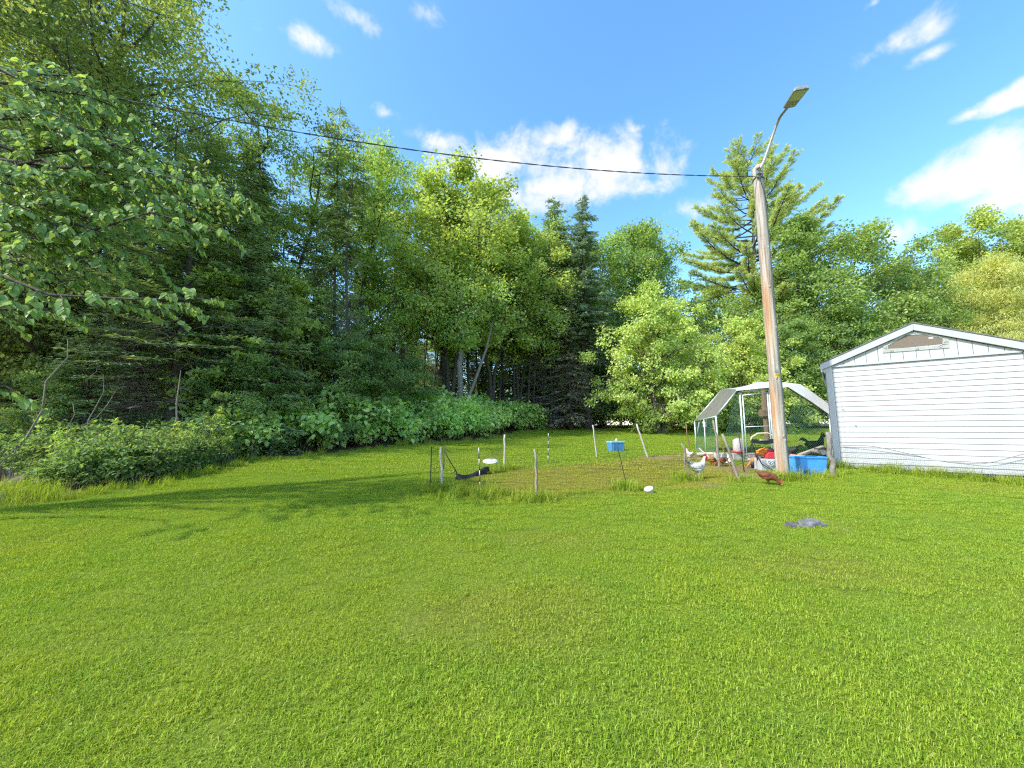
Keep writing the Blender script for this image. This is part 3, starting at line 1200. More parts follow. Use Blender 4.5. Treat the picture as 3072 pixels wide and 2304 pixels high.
place(dark2, gp(3200, 33), .7, 1.15, 'dark tree leaning in at the right border')
place(willow, gp(3090, 27), .0, 1.0, 'pale yellow-green willow at the right border above the shed')
place(willow, gp(3180, 23), 2.0, .62, 'low pale willow just over the right eave of the shed')
place(dark2, gp(2560, 28), 1.4, .7, 'low bushy tree directly behind the shed ridge')
place(dark, gp(2820, 29), 5.2, .66, 'low bushy tree behind the right half of the shed roof')
place(dark2, gp(2420, 27.4), 3.9, .55, 'low bushy tree behind the tarpaulin roof')
place(apple, gp(1985, 21.5), .5, (1.0, 1.0, 1.1), 'bright pale-leaved apple tree nearest the blue box')
place(apple2, gp(2235, 22.5), 1.4, .93, 'pale-leaved apple tree behind the chicken run')
place(apple2, gp(2110, 24.5), 3.6, .8, 'pale-leaved apple tree between and behind the two front ones')
place(spro, gp(507, 11.2), 2.2, (1.0, 1.0, .58), 'large spruce with thick grey trunk and bare dead boughs at left')
place(spr, gp(300, 17), 1.4, .6, 'dark spruce in the shade behind the thick grey trunk')
place(spr, gp(690, 15.5), 3.4, .74, 'dark spruce right of the thick grey trunk')
place(hem, gp(700, 13.2), .4, 1.0, 'dense hemlock with flat dark sprays right of the grey trunk')
place(hem, gp(930, 15.2), 2.8, .86, 'dense hemlock with flat dark sprays behind the light green bush')
place(hem2, gp(800, 12.6), 1.1, 1.0, 'young hemlock over the left end of the knotweed')
place(hem2, gp(610, 12.2), 4.0, .8, 'young hemlock directly behind the slim pale stem')
place(hem, gp(120, 12.5), 4.6, .9, 'hemlock spreading low in the shade at far left')
place(hem2, gp(250, 10.2), 2.2, .75, 'small hemlock in the shade above the two boulders')
place(hem2, gp(1040, 15.8), 5.0, .9, 'young hemlock left of the forked trunk')
place(sapl, gp(850, 14.2), 0, 1.0, 'maple sapling with bright top leaves in front of dark hemlocks')
place(sapl, gp(640, 12.4), 2.0, .95, 'maple sapling with yellowish leaves right of the grey trunk')
place(sapl2, gp(1130, 15.8), 0.3, .86, 'light green bushy sapling left of the forked trunk')
place(sapl2, gp(1030, 14.4), 2.3, .84, 'light green bushy sapling above the knotweed')
place(sapl2, gp(720, 11.6), 4.3, .66, 'bushy sapling at the wood edge near the knotweed')
place(sapl2, gp(1225, 17.2), 1.7, .74, 'yellowish bushy sapling just left of the forked trunk')
place(sapl2, gp(130, 9.6), 3.0, .5, 'dark-leaved sapling in the undergrowth at far left')

# the forked trunk standing clear in the gap
t = MB()
t.tube(bend((0, 0, -.2), (.12, 0, 7.5), np.random.default_rng(5), 6, .01), [.2, .15, .14, .13, .11, .09, .06], 10)
f1 = gp(1375, 19.5)
fork = thing('forked_tree', f1, 'tree with two diverging grey trunks in the gap above the knotweed', 'tree')
t.build('trunk', M['bark_grey'], fork, smooth=True)
b = MB()
b.tube([(.02, 0, .3), (.35, -.1, 1.6), (.75, -.1, 2.6), (1.35, 0, 4.4), (1.7, .2, 6)], [.1, .085, .075, .06, .03], 8)
b.build('trunk', M['bark_grey'], fork, smooth=True)
_, bb, lv = decid(77, H=9.5, Rr=2.2, cb=.5, nl=16, tufts=6, per=55, leaf=.15, lw=.6, tr=.5, prof='spread')
bb.build('branches', M['bark_grey'], fork)['kind'] = 'stuff'
leafy(fork, lv, M['leaf_ash'])

# thin bare trunks in the dark middle of the wood
rng = np.random.default_rng(50)
TL = 'thin bare spruce trunk in the dark middle of the wood'
TG = 'thin dark trunks inside the wood'
k = 0
for i in range(44):
    px = 1170+i*13.6+rng.normal()*9
    Y = 20.5+(px-1170)/600*5+rng.uniform(.5, 9)
    place((thin, thin2)[i % 2], gp(px, Y), rng.random()*6, rng.uniform(.82, 1.12), TL, TG)
for i in range(16):
    px = 20+i*66+rng.normal()*20
    place((thin, thin2)[i % 2], gp(px, rng.uniform(13.5, 19)), rng.random()*6, rng.uniform(.85, 1.1), 'thin dark trunk in deep shade among the left-hand trees', 'shaded trunks at the left')
# rows standing behind everything
BL = 'tree filling the back of the wood behind the front rows'
BG = 'trees at the back of the wood'
for i in range(34):
    px = -500+i*88+rng.normal()*20
    Y = rng.uniform(31, 44) if px > 1150 else rng.uniform(20, 32)+max(0, px)*.006
    if px > 1800:
        Y += 6
    pr = (ash, dark, ash2, spr, dark2)[i % 5]
    place(pr, gp(px, Y), rng.random()*6, rng.uniform(.62, .8), BL, BG)
for i in range(26):
    px = -700+i*100+rng.normal()*30
    Y = rng.uniform(46, 60)
    place((dark, hem, dark2, spr)[i % 4], gp(px, Y), rng.random()*6, (rng.uniform(.8, 1.0), 1.0, rng.uniform(.55, .7)), BL, BG)
for i in range(24):     # low dark evergreens that close the gaps between the trunks
    px = 60+i*80+rng.normal()*20
    Y = (rng.uniform(28, 36) if px > 1100 else rng.uniform(17, 25))
    place((hem, hem2)[i % 2], gp(px, Y), rng.random()*6, rng.uniform(.75, 1.1), 'low dark evergreen deep between the trunks', 'low evergreens inside the wood')

# ---------------------------------------------------------------- undergrowth
knot = [make_shrub('knotweed', '', None, 60+i, 'leaf_knot', 1.8, 1.35, n=1500, leaf=.2, shape='leaf', lw=.8, nst=12, layered=.35, droop=.5, cat='plant') for i in range(3)]
bush = [make_shrub('undergrowth_bush', '', None, 70+i, 'leaf_under', 1.25, .95, n=1700, leaf=.095, shape='leaf', lw=.7, nst=11, droop=.3, layered=.3) for i in range(3)]
bush_l = [make_shrub('bramble_bush', '', None, 80+i, 'leaf_under', .85, .75, n=1300, leaf=.085, shape='leaf', lw=.72, nst=10, droop=.25, layered=.3) for i in range(2)]
hedge = [make_shrub('hedge_bush', '', None, 90+i, 'leaf_dark', 3.0, 2.1, n=1900, leaf=.2, lw=.75, nst=11) for i in range(2)]
KL = 'big-leaved knotweed clump in the bright thicket along the lawn edge'
KG = 'knotweed thicket at the edge of the lawn'
ORD = ['first', 'second', 'third', 'fourth', 'fifth', 'sixth', 'seventh', 'eighth', 'ninth', 'tenth', 'eleventh', 'twelfth', 'thirteenth', 'fourteenth', 'fifteenth', 'sixteenth', 'seventeenth', 'eighteenth', 'nineteenth', 'twentieth', 'twenty-first', 'twenty-second', 'twenty-third', 'twenty-fourth', 'twenty-fifth']
kp = [(720, 1392), (830, 1372), (930, 1362), (1030, 1352), (1120, 1344), (1210, 1337), (1300, 1330), (1380, 1324), (1455, 1318), (1530, 1306), (1600, 1296), (1665, 1291)]
i = 0
for row in range(3):
    for (px, py) in kp:
        g0 = G(px, py)
        d = Vector((g0.x, g0.y, 0)).normalized()
        n_ = Vector((-.78, .62, 0))
        p = g0+n_*(1.0+row*1.35)+d*.5+Vector((rng.normal()*.2, rng.normal()*.2, 0))
        p.z = float(gz(p.x, p.y))
        edgef = .62 if px > 1640 else (.72 if px < 760 else 1)
        place(knot[i % 3], p, rng.random()*6, rng.uniform(.85, 1.12)*edgef*(1+.1*row), 'big-leaved knotweed clump in the %s row of the thicket, %s from the left' % (('front', 'middle', 'rear')[row], ORD[i % 12]), KG)
        i += 1
UL = 'leafy green bush in the shaded undergrowth left of the knotweed'
UG = 'undergrowth bushes along the left edge'
i = 0
for (px, Y, s) in sorted([(60, 8.6, 1.2), (150, 8.1, .6), (230, 8.9, 1.3), (330, 9.4, .8), (420, 8.9, 1.15), (480, 9.6, 1.2), (560, 9.6, 1.0), (610, 10.6, 1.3),
                   (660, 10.4, 1.0), (700, 11.4, 1.35), (770, 11.6, 1.1), (300, 10.6, 1.4), (180, 10.4, 1.4), (40, 10.2, 1.5), (420, 11, 1.5), (540, 11.8, 1.5), (-120, 9, 1.5),
                   (830, 13.2, 1.4), (920, 14, 1.4), (1010, 14.8, 1.3), (640, 9.9, .7), (590, 9.1, .7)]):
    place(bush[i % 3], gp(px, Y), rng.random()*6, s*.68*rng.uniform(.9, 1.1), 'leafy bush in the shaded undergrowth at left, %s counting from the left border' % ORD[i], UG)
    i += 1
i = 0
for (px, Y, s) in sorted([(250, 7.25, .9), (310, 7.5, 1.15), (370, 7.7, 1.2), (430, 7.9, 1.1), (500, 8.3, 1.1), (560, 8.9, 1.0), (600, 9.3, .8), (215, 7.3, .6)]):
    place(bush_l[i % 2], gp(px, Y), rng.random()*6, s*.84, 'bright low bramble mound where the left undergrowth meets the lawn, %s from the left' % ORD[i], 'bright low mounds beside the lawn')
    i += 1
i = 0
for px in range(1760, 3300, 62):
    Y = rng.uniform(26.8, 29.5)
    place(hedge[i % 2], gp(px, Y), rng.random()*6, (rng.uniform(.7, 1.1), rng.uniform(.7, 1.1), rng.uniform(.5, 1.1) if px > 1800 else .5),
          'dark bush in the hedge line across the far lawn, %s from its left end' % ORD[i], 'bushes closing off the far lawn')
    i += 1
for j, px in enumerate(range(900, 3000, 105)):
    Y = 38+(px > 1700)*3+rng.uniform(0, 3)
    place(hedge[j % 2], gp(px+rng.normal()*12, Y), rng.random()*6, (1.5, 1.3, rng.uniform(.9, 1.2)), 'dark thicket bush far back between the trunks of the wood', 'thicket bushes deep in the wood')
weeds = [make_shrub('tall_weed', '', None, 120+i, ('leaf_under', 'leaf_maple', 'leaf_ash')[i], 1.25, .2, n=190, leaf=.085, shape='leaf', lw=.5, nst=4, droop=.2, cat='plant', stem='twig') for i in range(3)]
WP = sorted([(60, 7.6), (180, 7.9), (285, 8.3), (455, 8.5), (530, 8.8), (575, 9.1), (622, 9.7), (655, 10.0), (705, 10.7), (762, 11.2), (395, 9.3), (815, 12.0), (120, 8.6), (345, 8.8), (690, 10.3)])
for j, (px, Y) in enumerate(WP):
    place(weeds[j % 3], gp(px, Y), rng.random()*6, (1.0, 1.0, rng.uniform(.7, 1.25)), 'tall thin weed standing above the left undergrowth, %s from the left border' % ORD[j], 'tall weeds along the left edge')
# slim bare stems at the edge of the wood
for (px, Y, lean, h, lab, rr) in [(528, 9.3, (-.12, .1), 2.4, 'crooked pale bare stem in front of the big grey trunk', .03), (22, 8.0, (.75, .2), 3.0, 'leaning pale bare stem at the left border', .026),
                                  (100, 8.8, (1.5, .3), 2.0, 'slanting dead bough crossing the leaning stem at the left border', .018), (255, 9.0, (.15, .1), 2.3, 'slim upright stem above the boulders', .018),
                                  (190, 8.4, (-.1, .2), 1.6, 'short dead stem right of the boulders', .014), (850, 13.6, (.3, .2), 3.4, 'pale bare stem leaning among the hemlocks', .03)]:
    p = gp(px, Y)
    m = MB()
    r_ = np.random.default_rng(int(px))
    pts = bend((0, 0, -.05), (lean[0], lean[1], h), r_, 6, .022)
    m.tube(pts, [rr, rr*.9, rr*.8, rr*.7, rr*.55, rr*.4, .004], 7)
    o = tag(m.build('bare_stem', M['stick_grey'], None, smooth=True), lab, 'stem')
    o.location = p

# ---------------------------------------------------------------- the near tree whose boughs hang in from the left
rng = np.random.default_rng(99)
NB = Vector((-9.6, 4.4, float(gz(-9.6, 4.4))))
near = thing('basswood_tree', NB, 'near tree with large drooping fresh green leaves hanging in at left', 'tree')
tm = MB()
tm.tube([NB+Vector(p) for p in [(0, 0, -.2), (.1, 0, 1.5), (.15, .1, 4), (.3, .2, 7), (.5, .2, 9)]], [.3, .22, .19, .14, .05], 12)
tm.build('trunk', M['bark'], near, smooth=True, off=NB)
bm_ = MB()
P, Dd, Nn, Sz, Yel = [], [], [], [], []
# tips given as photo direction and distance; the boughs grow from the trunk to them
TIPS = [(735, 585, 4.6, 1), (350, 300, 4.8, 1), (270, 400, 4.5, 1), (130, 520, 4.3, 1), (430, 560, 4.6, 1), (330, 640, 4.5, 1), (60, 620, 4.2, 1), (220, 700, 4.4, 1), (540, 520, 4.9, .8), (120, 340, 4.7, 1), (680, 700, 4.5, 1), (590, 895, 4.3, 1), (420, 350, 4.9, 1), (500, 480, 4.9, 1), (330, 450, 4.7, 1), (560, 610, 4.7, 1), (620, 520, 5.2, .7), (140, 930, 4.2, 1), (90, 700, 4.3, 1),
        (300, 760, 4.6, 1), (450, 770, 4.9, .8), (230, 330, 5.0, .9), (110, 420, 4.8, 1), (30, 560, 4.4, 1), (210, 600, 4.7, 1), (60, 300, 5.1, .8), (380, 620, 5.2, .9), (20, 1160, 3.9, .5), (400, 880, 5.2, .5),
        (150, 820, 4.6, .8), (-60, 450, 4.5, 1), (-60, 800, 4.4, 1), (290, 540, 5.3, .9), (180, 480, 5.3, .9), (500, 690, 5.1, .8)]
for (px, py, Y, am) in TIPS:
    tip = at(px, py, Y)
    hb = min(max(tip.z-NB.z+rng.uniform(-.8, .5), 1.6), 8)
    b0 = NB+Vector((.2, .1, hb))
    pts = bend(b0, tip, rng, 7, .018, sag=.07)
    bm_.tube(pts, [.05, .042, .035, .028, .022, .016, .011, .004], 6)
    n = int(28*am)
    ln = (tip-b0).length
    for q in range(n):
        u = 1-.62*(q/n)**1.1
        k = min(int(u*7), 6)
        p = pts[k].lerp(pts[k+1], u*7-k)
        if p.x/p.y < -1.46:
            continue
        d = (pts[k+1]-pts[k]).normalized()
        sd = d.cross(Vector((0, 0, 1))).normalized()*(1 if q % 2 else -1)
        tl = rng.uniform(.25, .75)*(.55+.6*(1-u)+.15)
        e = p+(sd*.7+d*.75+Vector((0, 0, rng.uniform(-.75, .15)))).normalized()*tl
        tw = bend(p, e, rng, 3, .04, sag=.05)
        bm_.tube(tw, [.008, .006, .004, .002], 4, cap=False)
        m = int(7+tl*19)
        for w in range(m):
            v = .15+.88*(w+.5)/m
            kk = min(int(v*3), 2)
            lp = tw[kk].lerp(tw[kk+1], v*3-kk)
            s2 = (e-p).normalized().cross(Vector((0, 0, 1)))
            s2 = s2.normalized()*(1 if w % 2 else -1)
            ld = s2*.75+(e-p).normalized()*.55+Vector((0, 0, -.85))+Vector(rng.normal(size=3))*.22
            nn = Vector((0, -.15, 1))+Vector(rng.normal(size=3))*.42+(e-p).normalized()*.35
            P.append(tuple(lp))
            Dd.append(tuple(ld))
            Nn.append(tuple(nn))
            Sz.append(rng.uniform(.05, .105)*(1.15 if v > .75 else 1))
bm_.build('boughs', M['bark_dark'], near, smooth=True, off=NB)['kind'] = 'stuff'
P, Dd, Nn, Sz = np.array(P), np.array(Dd), np.array(Nn), np.array(Sz)
tint = np.clip(rng.normal(.45, .22, len(P)), 0, 1)
# the 300 leaves that show largest are leaves of their own, the rest one mass
pxs = np.array([1536+F_PX*p[0]/max(p[1], .5) for p in P])
score = Sz/np.linalg.norm(P-np.array([0, 0, EYE]), axis=1)*((pxs > 0) & (pxs < 800))
big = np.argsort(-score)[:300]
rest = np.setdiff1d(np.arange(len(P)), big)
V, Fs, tt = leaves(P[rest]-np.array(NB), Dd[rest], Nn[rest], Sz[rest], .8, 'leaf', rng, tint[rest])
leafy(near, (V, Fs, tt), M['leaf_near'], 'foliage', True)
protos = []
for i in range(6):
    V, Fs, tt = leaves(np.zeros((1, 3)), np.array([[1.0, 0, -.12]]), np.array([[0, .1*(i-2.5), 1.0]]), np.array([1.0]), .74+.04*i, 'leaf', rng, np.array([i/5]))
    protos.append(mesh_np('leaf', V, Fs, M['leaf_near'], tint=tt))
for j in big:
    o = bpy.data.objects.new('leaf', protos[int(tint[j]*5.99)])
    d = Vector(Dd[j]).normalized()
    s = Vector(Nn[j]).cross(d).normalized()
    u = d.cross(s)
    o.matrix_basis = Matrix.Translation(Vector(P[j])-NB) @ Matrix((d, s, u)).transposed().to_4x4() @ Matrix.Scale(Sz[j], 4)
    link(o, near)

# ================================================================ the shed
SHL, SHR = at(2508, 1388, 9.4), at(3150, 1410, 7.40)
wv = Vector((SHR.x-SHL.x, SHR.y-SHL.y, 0))
SW = wv.length                       # width of the gable wall
wv.normalize()
SZ0 = (SHL.z+SHR.z)/2                # bottom of the siding
SO = Vector((SHL.x, SHL.y, SZ0))
SROT = math.atan2(wv.y, wv.x)
shed = thing('garden_shed', SO, 'white clapboard shed with a gable vent at the right border', 'shed', rz=SROT)
BH = .1205
NB_ = 19
SH = BH*NB_
CBW = .115
M['vinyl'] = NT('white_siding')
k = M['vinyl']
nz = k.noise(2.2, 6, stretch=(1, 1, 3))
gr = k.noise(14, 5, stretch=(1, 1, .25))
sep = k.n('ShaderNodeSeparateXYZ')
k.l(k.n('ShaderNodeTexCoord').outputs['Object'], sep.inputs[0])
base = k.ramp(nz, [(.3, (.40, .405, .41)), (.7, (.45, .45, .45))])
dirt = k.ramp(gr, [(.55, (1, 1, 1)), (.78, (.86, .84, .79))])
k.l(k.mix(1.0, base, dirt, 'MULTIPLY'), k.b.inputs['Base Color'])
k.b.inputs['Roughness'].default_value = .45
k.b.inputs['Specular IOR Level'].default_value = .35
k.bump(k.noise(6, 4, stretch=(1, 1, 6)), .12, .004)
M['vinyl'] = k.m
M['trim'] = pm('white_trim', (.41, .415, .425), (.37, .375, .385), 5, .5, .1, .003, stretch=(1, 1, .5))
M['shingle'] = pm('shingle', (.10, .10, .105), (.18, .175, .17), 40, .95, .6, .006)
M['mesh_dark'] = NT('vent_screen')
k = M['mesh_dark']
tcx = k.n('ShaderNodeTexCoord').outputs['Object']
br = k.n('ShaderNodeTexBrick')
br.offset = 0
br.inputs['Scale'].default_value = 60
br.inputs['Mortar Size'].default_value = .035
br.inputs['Brick Width'].default_value = .5
br.inputs['Row Height'].default_value = .5
mp = k.n('ShaderNodeMapping')
mp.inputs['Rotation'].default_value = (PI/2, 0, 0)
k.l(tcx, mp.inputs[0])
k.l(mp.outputs[0], br.inputs['Vector'])
br.inputs['Color1'].default_value = (.10, .075, .055, 1)
br.inputs['Color2'].default_value = (.12, .09, .065, 1)
br.inputs['Mortar'].default_value = (.30, .25, .20, 1)
k.l(br.outputs['Color'], k.b.inputs['Base Color'])
k.b.inputs['Roughness'].default_value = .8
M['mesh_dark'] = k.m
# lapped boards: one shape, nineteen boards
pl = MB()
L_ = SW-2*CBW+.03
pl.prism([(0, 0), (L_, 0), (L_, BH-.007), (0, BH-.007)], -.015, .0)
V = np.concatenate(pl.V)
V[(V[:, 1] < -.009) & (V[:, 2] > BH/2), 1] = -.0025      # the face leans back to the top: a lap
pl.V = [V]
bme = pl.mesh('siding_board', M['vinyl'])
for i in range(NB_):
    o = link(bpy.data.objects.new('siding_board', bme), shed)
    o.location = (CBW-.015, 0, i*BH)
DEPTH = 3.6
PEAK = at(2740, 972, (9.4+7.40)/2).z - SZ0 - .16         # underside of the roof edge at the ridge
def roofz(x):
    return SH-.02+(PEAK-(SH-.02))*(1-abs(x-SW/2)/(SW/2))
core = MB()
core.prism([(.01, -.06), (SW-.01, -.06), (SW-.01, SH), (SW/2, PEAK-.01), (.01, SH)], .004, DEPTH)
core.build('wall', M['vinyl'], shed)
# gable boards, upright, with recessed joints
x = .16
gbw = .205
xs = [0.12]
while xs[-1] < SW-.13:
    xs.append(min(xs[-1]+gbw, SW-.12))
for a, b_ in zip(xs[:-1], xs[1:]):
    if b_-a < .05:
        continue
    pts = [(a+.004, SH+.05), (b_-.004, SH+.05), (b_-.004, roofz(b_))]
    if a < SW/2 < b_:
        pts.append((SW/2, roofz(SW/2)))
    pts.append((a+.004, roofz(a)))
    pts = [(p[0], max(p[1], SH+.055) if i > 1 else p[1]) for i, p in enumerate(pts)]
    g = MB().prism(pts, -.026, .0)
    g.build('gable_board', M['vinyl'], shed)
g = MB().box((SW/2, -.02, SH+.024), (SW-2*CBW+.02, .052, .046))
g.build('gable_rail', M['trim'], shed, bevel=.004)
for x0 in (CBW/2-.02, SW-CBW/2+.02):
    MB().box((x0, -.022, SH/2-.01), (CBW, .062, SH+.10)).build('corner_board', M['trim'], shed, bevel=.004)
MB().box((-.028, .10, SH/2-.01), (.02, .19, SH+.10)).build('corner_board', M['trim'], shed, bevel=.003)
OV = .12
sl_ = (PEAK-SH)/(SW/2)
for s in (-1, 1):
    def xx(d):
        return SW/2+s*d
    e = SW/2+OV
    z0, z1 = PEAK, PEAK-sl_*e
    th = .155
    MB().prism([(xx(0.001), z0), (xx(e), z1), (xx(e), z1+th), (xx(.001), z0+th)][::s], -.10, -.065).build('fascia_board', M['trim'], shed, bevel=.004)
    MB().prism([(xx(0.001), z0+.006), (xx(e-.03), z1+.012), (xx(e-.03), z1+.03), (xx(.001), z0+.024)][::s], -.064, -.002).build('soffit', M['trim'], shed)
    MB().prism([(xx(0), z0+th+.004), (xx(e+.02), z1+th-.004), (xx(e+.02), z1+th+.018), (xx(0), z0+th+.028)][::s], -.115, DEPTH+.1).build('roof', M['shingle'], shed)
    # boxed eave return
    ev = [(xx(SW/2-.01), SH-.10+.02), (xx(SW/2+.05), SH-.135), (xx(e-.03), z1+.01), (xx(e-.03), z1+.1), (xx(SW/2-.01), z1+.14)]
    MB().prism(ev[::s], -.060, .20).build('eave_return', M['trim'], shed, bevel=.004)
    MB().box((xx(e-.015), DEPTH/2+.1, z1+.06), (.025, DEPTH-.25, .14)).build('eave_board', M['trim'], shed)
# skids below
MB().box((SW/2, .03, -.085), (SW-.1, .07, .055)).build('sill_board', M['trim'], shed, bevel=.004)
for yy in (.16, 1.6, 3.2):
    MB().box((SW/2, yy, -.17), (SW-.25, .14, .14)).build('skid', M['bark_dark'], shed)
# the vent: mesh behind plates with washers
def sp(px, py, push=0.0):
    """point of the gable wall plane under a photo pixel, in shed coordinates"""
    r = ray(px, py)
    n = Vector((-wv.y, wv.x, 0))
    q0 = SO-n*push-Vector((0, 0, EYE))
    t = n.dot(q0)/n.dot(r)
    p = r*t+Vector((0, 0, EYE))-SO
    return (p.dot(wv), p.z)
z2 = lambda a, b: (2600+a/7.373, 950+b/7.373)
vpoly = [sp(*z2(*q), .03) for q in [(475, 715), (475, 640), (850, 420), (1250, 395), (1670, 490), (1670, 600)]]
MB().prism(vpoly, -.034, -.027).build('vent_screen', M['mesh_dark'], shed)
M['plate'] = pm('vent_plate', (.36, .37, .345), (.30, .31, .29), 9, .35, .1, .003)
for quad in ([(360, 800), (1820, 690), (1820, 620), (360, 722)], [(360, 640), (470, 580), (470, 720), (360, 722)], [(1675, 440), (1815, 470), (1815, 620), (1675, 605)],
             [(470, 575), (850, 355), (860, 415), (475, 640)], [(855, 350), (1260, 330), (1250, 393), (855, 412)], [(1262, 335), (1670, 430), (1670, 485), (1252, 392)]):
    MB().prism([sp(*z2(*q), .04) for q in quad], -.043, -.0345).build('vent_plate', M['plate'], shed)
ws = MB()
pr = [(.011, -.004), (.026, -.004), (.026, .006), (.020, .010), (.013, .010), (.011, .004)]
ws.lathe([(.006, 0), (.026, 0), (.026, .006), (.02, .011), (.012, .011), (.009, .003), (.0015, .003)], 14)
wme = ws.mesh('washer', M['grey_metal'], True)
for q in [(415, 680), (600, 512), (560, 752), (1118, 708), (1632, 652), (1748, 556), (1600, 436), (1085, 362)]:
    o = link(bpy.data.objects.new('washer', wme), shed)
    p = sp(*z2(*q), .044)
    o.location = (p[0], -.044, p[1])
    o.rotation_euler = (PI/2, 0, 0)
p = sp(*z2(1420, 470), .035)
MB().box((p[0], -.036, p[1]), (.07, .003, .045)).build('torn_patch', M['trim'], shed)
hk = MB()
for (a, b_) in [(350, 903), (452, 1033)]:
    p = sp(2400+a/2.765, 900+b_/2.765, .02)
    hk.tube([(p[0], -.015, p[1]), (p[0], -.05, p[1]), (p[0]+.02, -.055, p[1]-.02), (p[0]+.03, -.03, p[1])], .005, 6)
hk.build('hook', M['grey_metal'], shed)

# wire netting sagging along the foot of the shed wall
net = thing('wire_netting', SO, 'fine wire netting slumped along the foot of the shed wall', 'netting', rz=SROT)
def ntop(u):
    return .40-.34*math.exp(-((u-.62)/.26)**2)*1.0+.02*math.sin(u*14)+.12*max(0, u-.75)
m = MB()
nu = 96
for i in range(nu+1):
    u = i/nu
    h = max(ntop(u), .09)
    y0 = -.11-.05*math.sin(u*9)
    m.wire((.15+u*(SW-.15), y0, -.16), (.15+u*(SW-.15), y0+.07, h), .0016)
for j in range(14):
    z = -.14+j*.036
    for i in range(nu):
        u = i/nu
        if z < max(ntop(u), .09):
            y0 = -.11-.05*math.sin(u*9)
            y1 = -.11-.05*math.sin((u+1/nu)*9)
            f = (z+.16)/.56
            m.wire((.15+u*(SW-.15), y0+.07*f, z), (.15+(u+1/nu)*(SW-.15), y1+.07*f, z), .0016)
m.build('mesh', M['galv'], net)
m = MB()
m.tube([(.15+u*(SW-.15), -.055-.05*math.sin(u*9), max(ntop(u), .09)) for u in np.linspace(0, 1, 60)], .0065, 6)
m.build('edge_wire', M['grey_dark'], net, smooth=True)

# ================================================================ utility pole with lamp
PB = G(2349, 1437)
pole = thing('utility_pole', PB, 'weathered wooden utility pole carrying a street light', 'utility pole')
ptop = at(2270, 499, PB.y)
PH = ptop.z-PB.z
k = NT('pole_wood')
n1 = k.noise(5, 6, stretch=(5, 5, .25))
n2 = k.noise(1.1, 4, stretch=(2.5, 2.5, .55))
grey = k.ramp(n1, [(.32, (.19, .155, .125)), (.52, (.40, .35, .295)), (.72, (.52, .47, .41))])
org = k.ramp(n1, [(.3, (.34, .18, .09)), (.7, (.50, .33, .19))])
sx = k.n('ShaderNodeSeparateXYZ')
k.l(k.n('ShaderNodeTexCoord').outputs['Object'], sx.inputs[0])
mrx = k.n('ShaderNodeMapRange')
mrx.inputs['From Min'].default_value = .03
mrx.inputs['From Max'].default_value = -.07
k.l(sx.outputs[0], mrx.inputs[0])
mm = k.n('ShaderNodeMath', operation='MULTIPLY')
k.l(mrx.outputs[0], mm.inputs[0])
k.l(k.ramp(n2, [(.38, (0, 0, 0)), (.56, (1, 1, 1))]), mm.inputs[1])
mz = k.n('ShaderNodeMapRange')
mz.inputs['From Min'].default_value = 5.2
mz.inputs['From Max'].default_value = 3.8
k.l(sx.outputs[2], mz.inputs[0])
mm2 = k.n('ShaderNodeMath', operation='MULTIPLY')
k.l(mm.outputs[0], mm2.inputs[0])
k.l(mz.outputs[0], mm2.inputs[1])
k.l(k.mix(mm2.outputs[0], grey, org), k.b.inputs['Base Color'])
k.b.inputs['Roughness'].default_value = .9
k.bump(k.noise(5, 6, .7, stretch=(7, 7, .18)), .9, .02)
M['pole'] = k.m
rng = np.random.default_rng(7)
prof = []
for i in range(25):
    h = -.2+(PH+.2)*i/24
    prof.append((.114-.016*max(h, 0)/PH-(.0 if i else 0), h))
m = MB()
nn = 28
V = []
for r_, h in prof:
    for q in range(nn):
        a = 2*PI*q/nn
        rr = r_*(1+.018*math.sin(5*a+1)+.022*math.sin(9*a+h*.6)-(.10 if q in (3,) else 0)-(.07 if q == 20 and 1.2 < h < 4 else 0)+rng.normal()*.006)
        V.append((rr*math.cos(a), rr*math.sin(a), h+(.05*math.cos(a)+.02*math.sin(2*a) if h > PH-.01 else 0)))
fs = [(i*nn+q, i*nn+(q+1) % nn, (i+1)*nn+(q+1) % nn, (i+1)*nn+q) for i in range(24) for q in range(nn)]
fs.append(tuple(range(24*nn, 25*nn)))
m.add(V, fs)
m.build('shaft', M['pole'], pole, smooth=True)
m = MB()      # knots and splits standing proud
for (a, h, s) in [(-1.5, .88, .03), (-1.2, .80, .024), (-1.9, 2.1, .022), (-1.0, 3.2, .02), (-1.7, 4.1, .018), (-1.3, 5.0, .02), (-1.1, 1.5, .018)]:
    rr = .111-.016*h/PH
    m.lathe([(s*1.3, -.012), (s, .0), (s*.6, .012), (.003, .016)], 9, (0, 0, 0))
    Vl = m.V[-1]
    ca, sa = math.cos(a), math.sin(a)
    W_ = np.stack([ca*(rr+Vl[:, 2])-sa*Vl[:, 0], sa*(rr+Vl[:, 2])+ca*Vl[:, 0], h+Vl[:, 1]*1.6], 1)
    m.V[-1] = W_
m.build('knots', M['pole'], pole, smooth=True)
# wire moulding down the right-hand side
m = MB()
m.tube([(.118, -.03, .02), (.118-.018, -.028, PH-.55)], [.018, .013], 6)
m.build('wire_moulding', M['stick_grey'], pole)
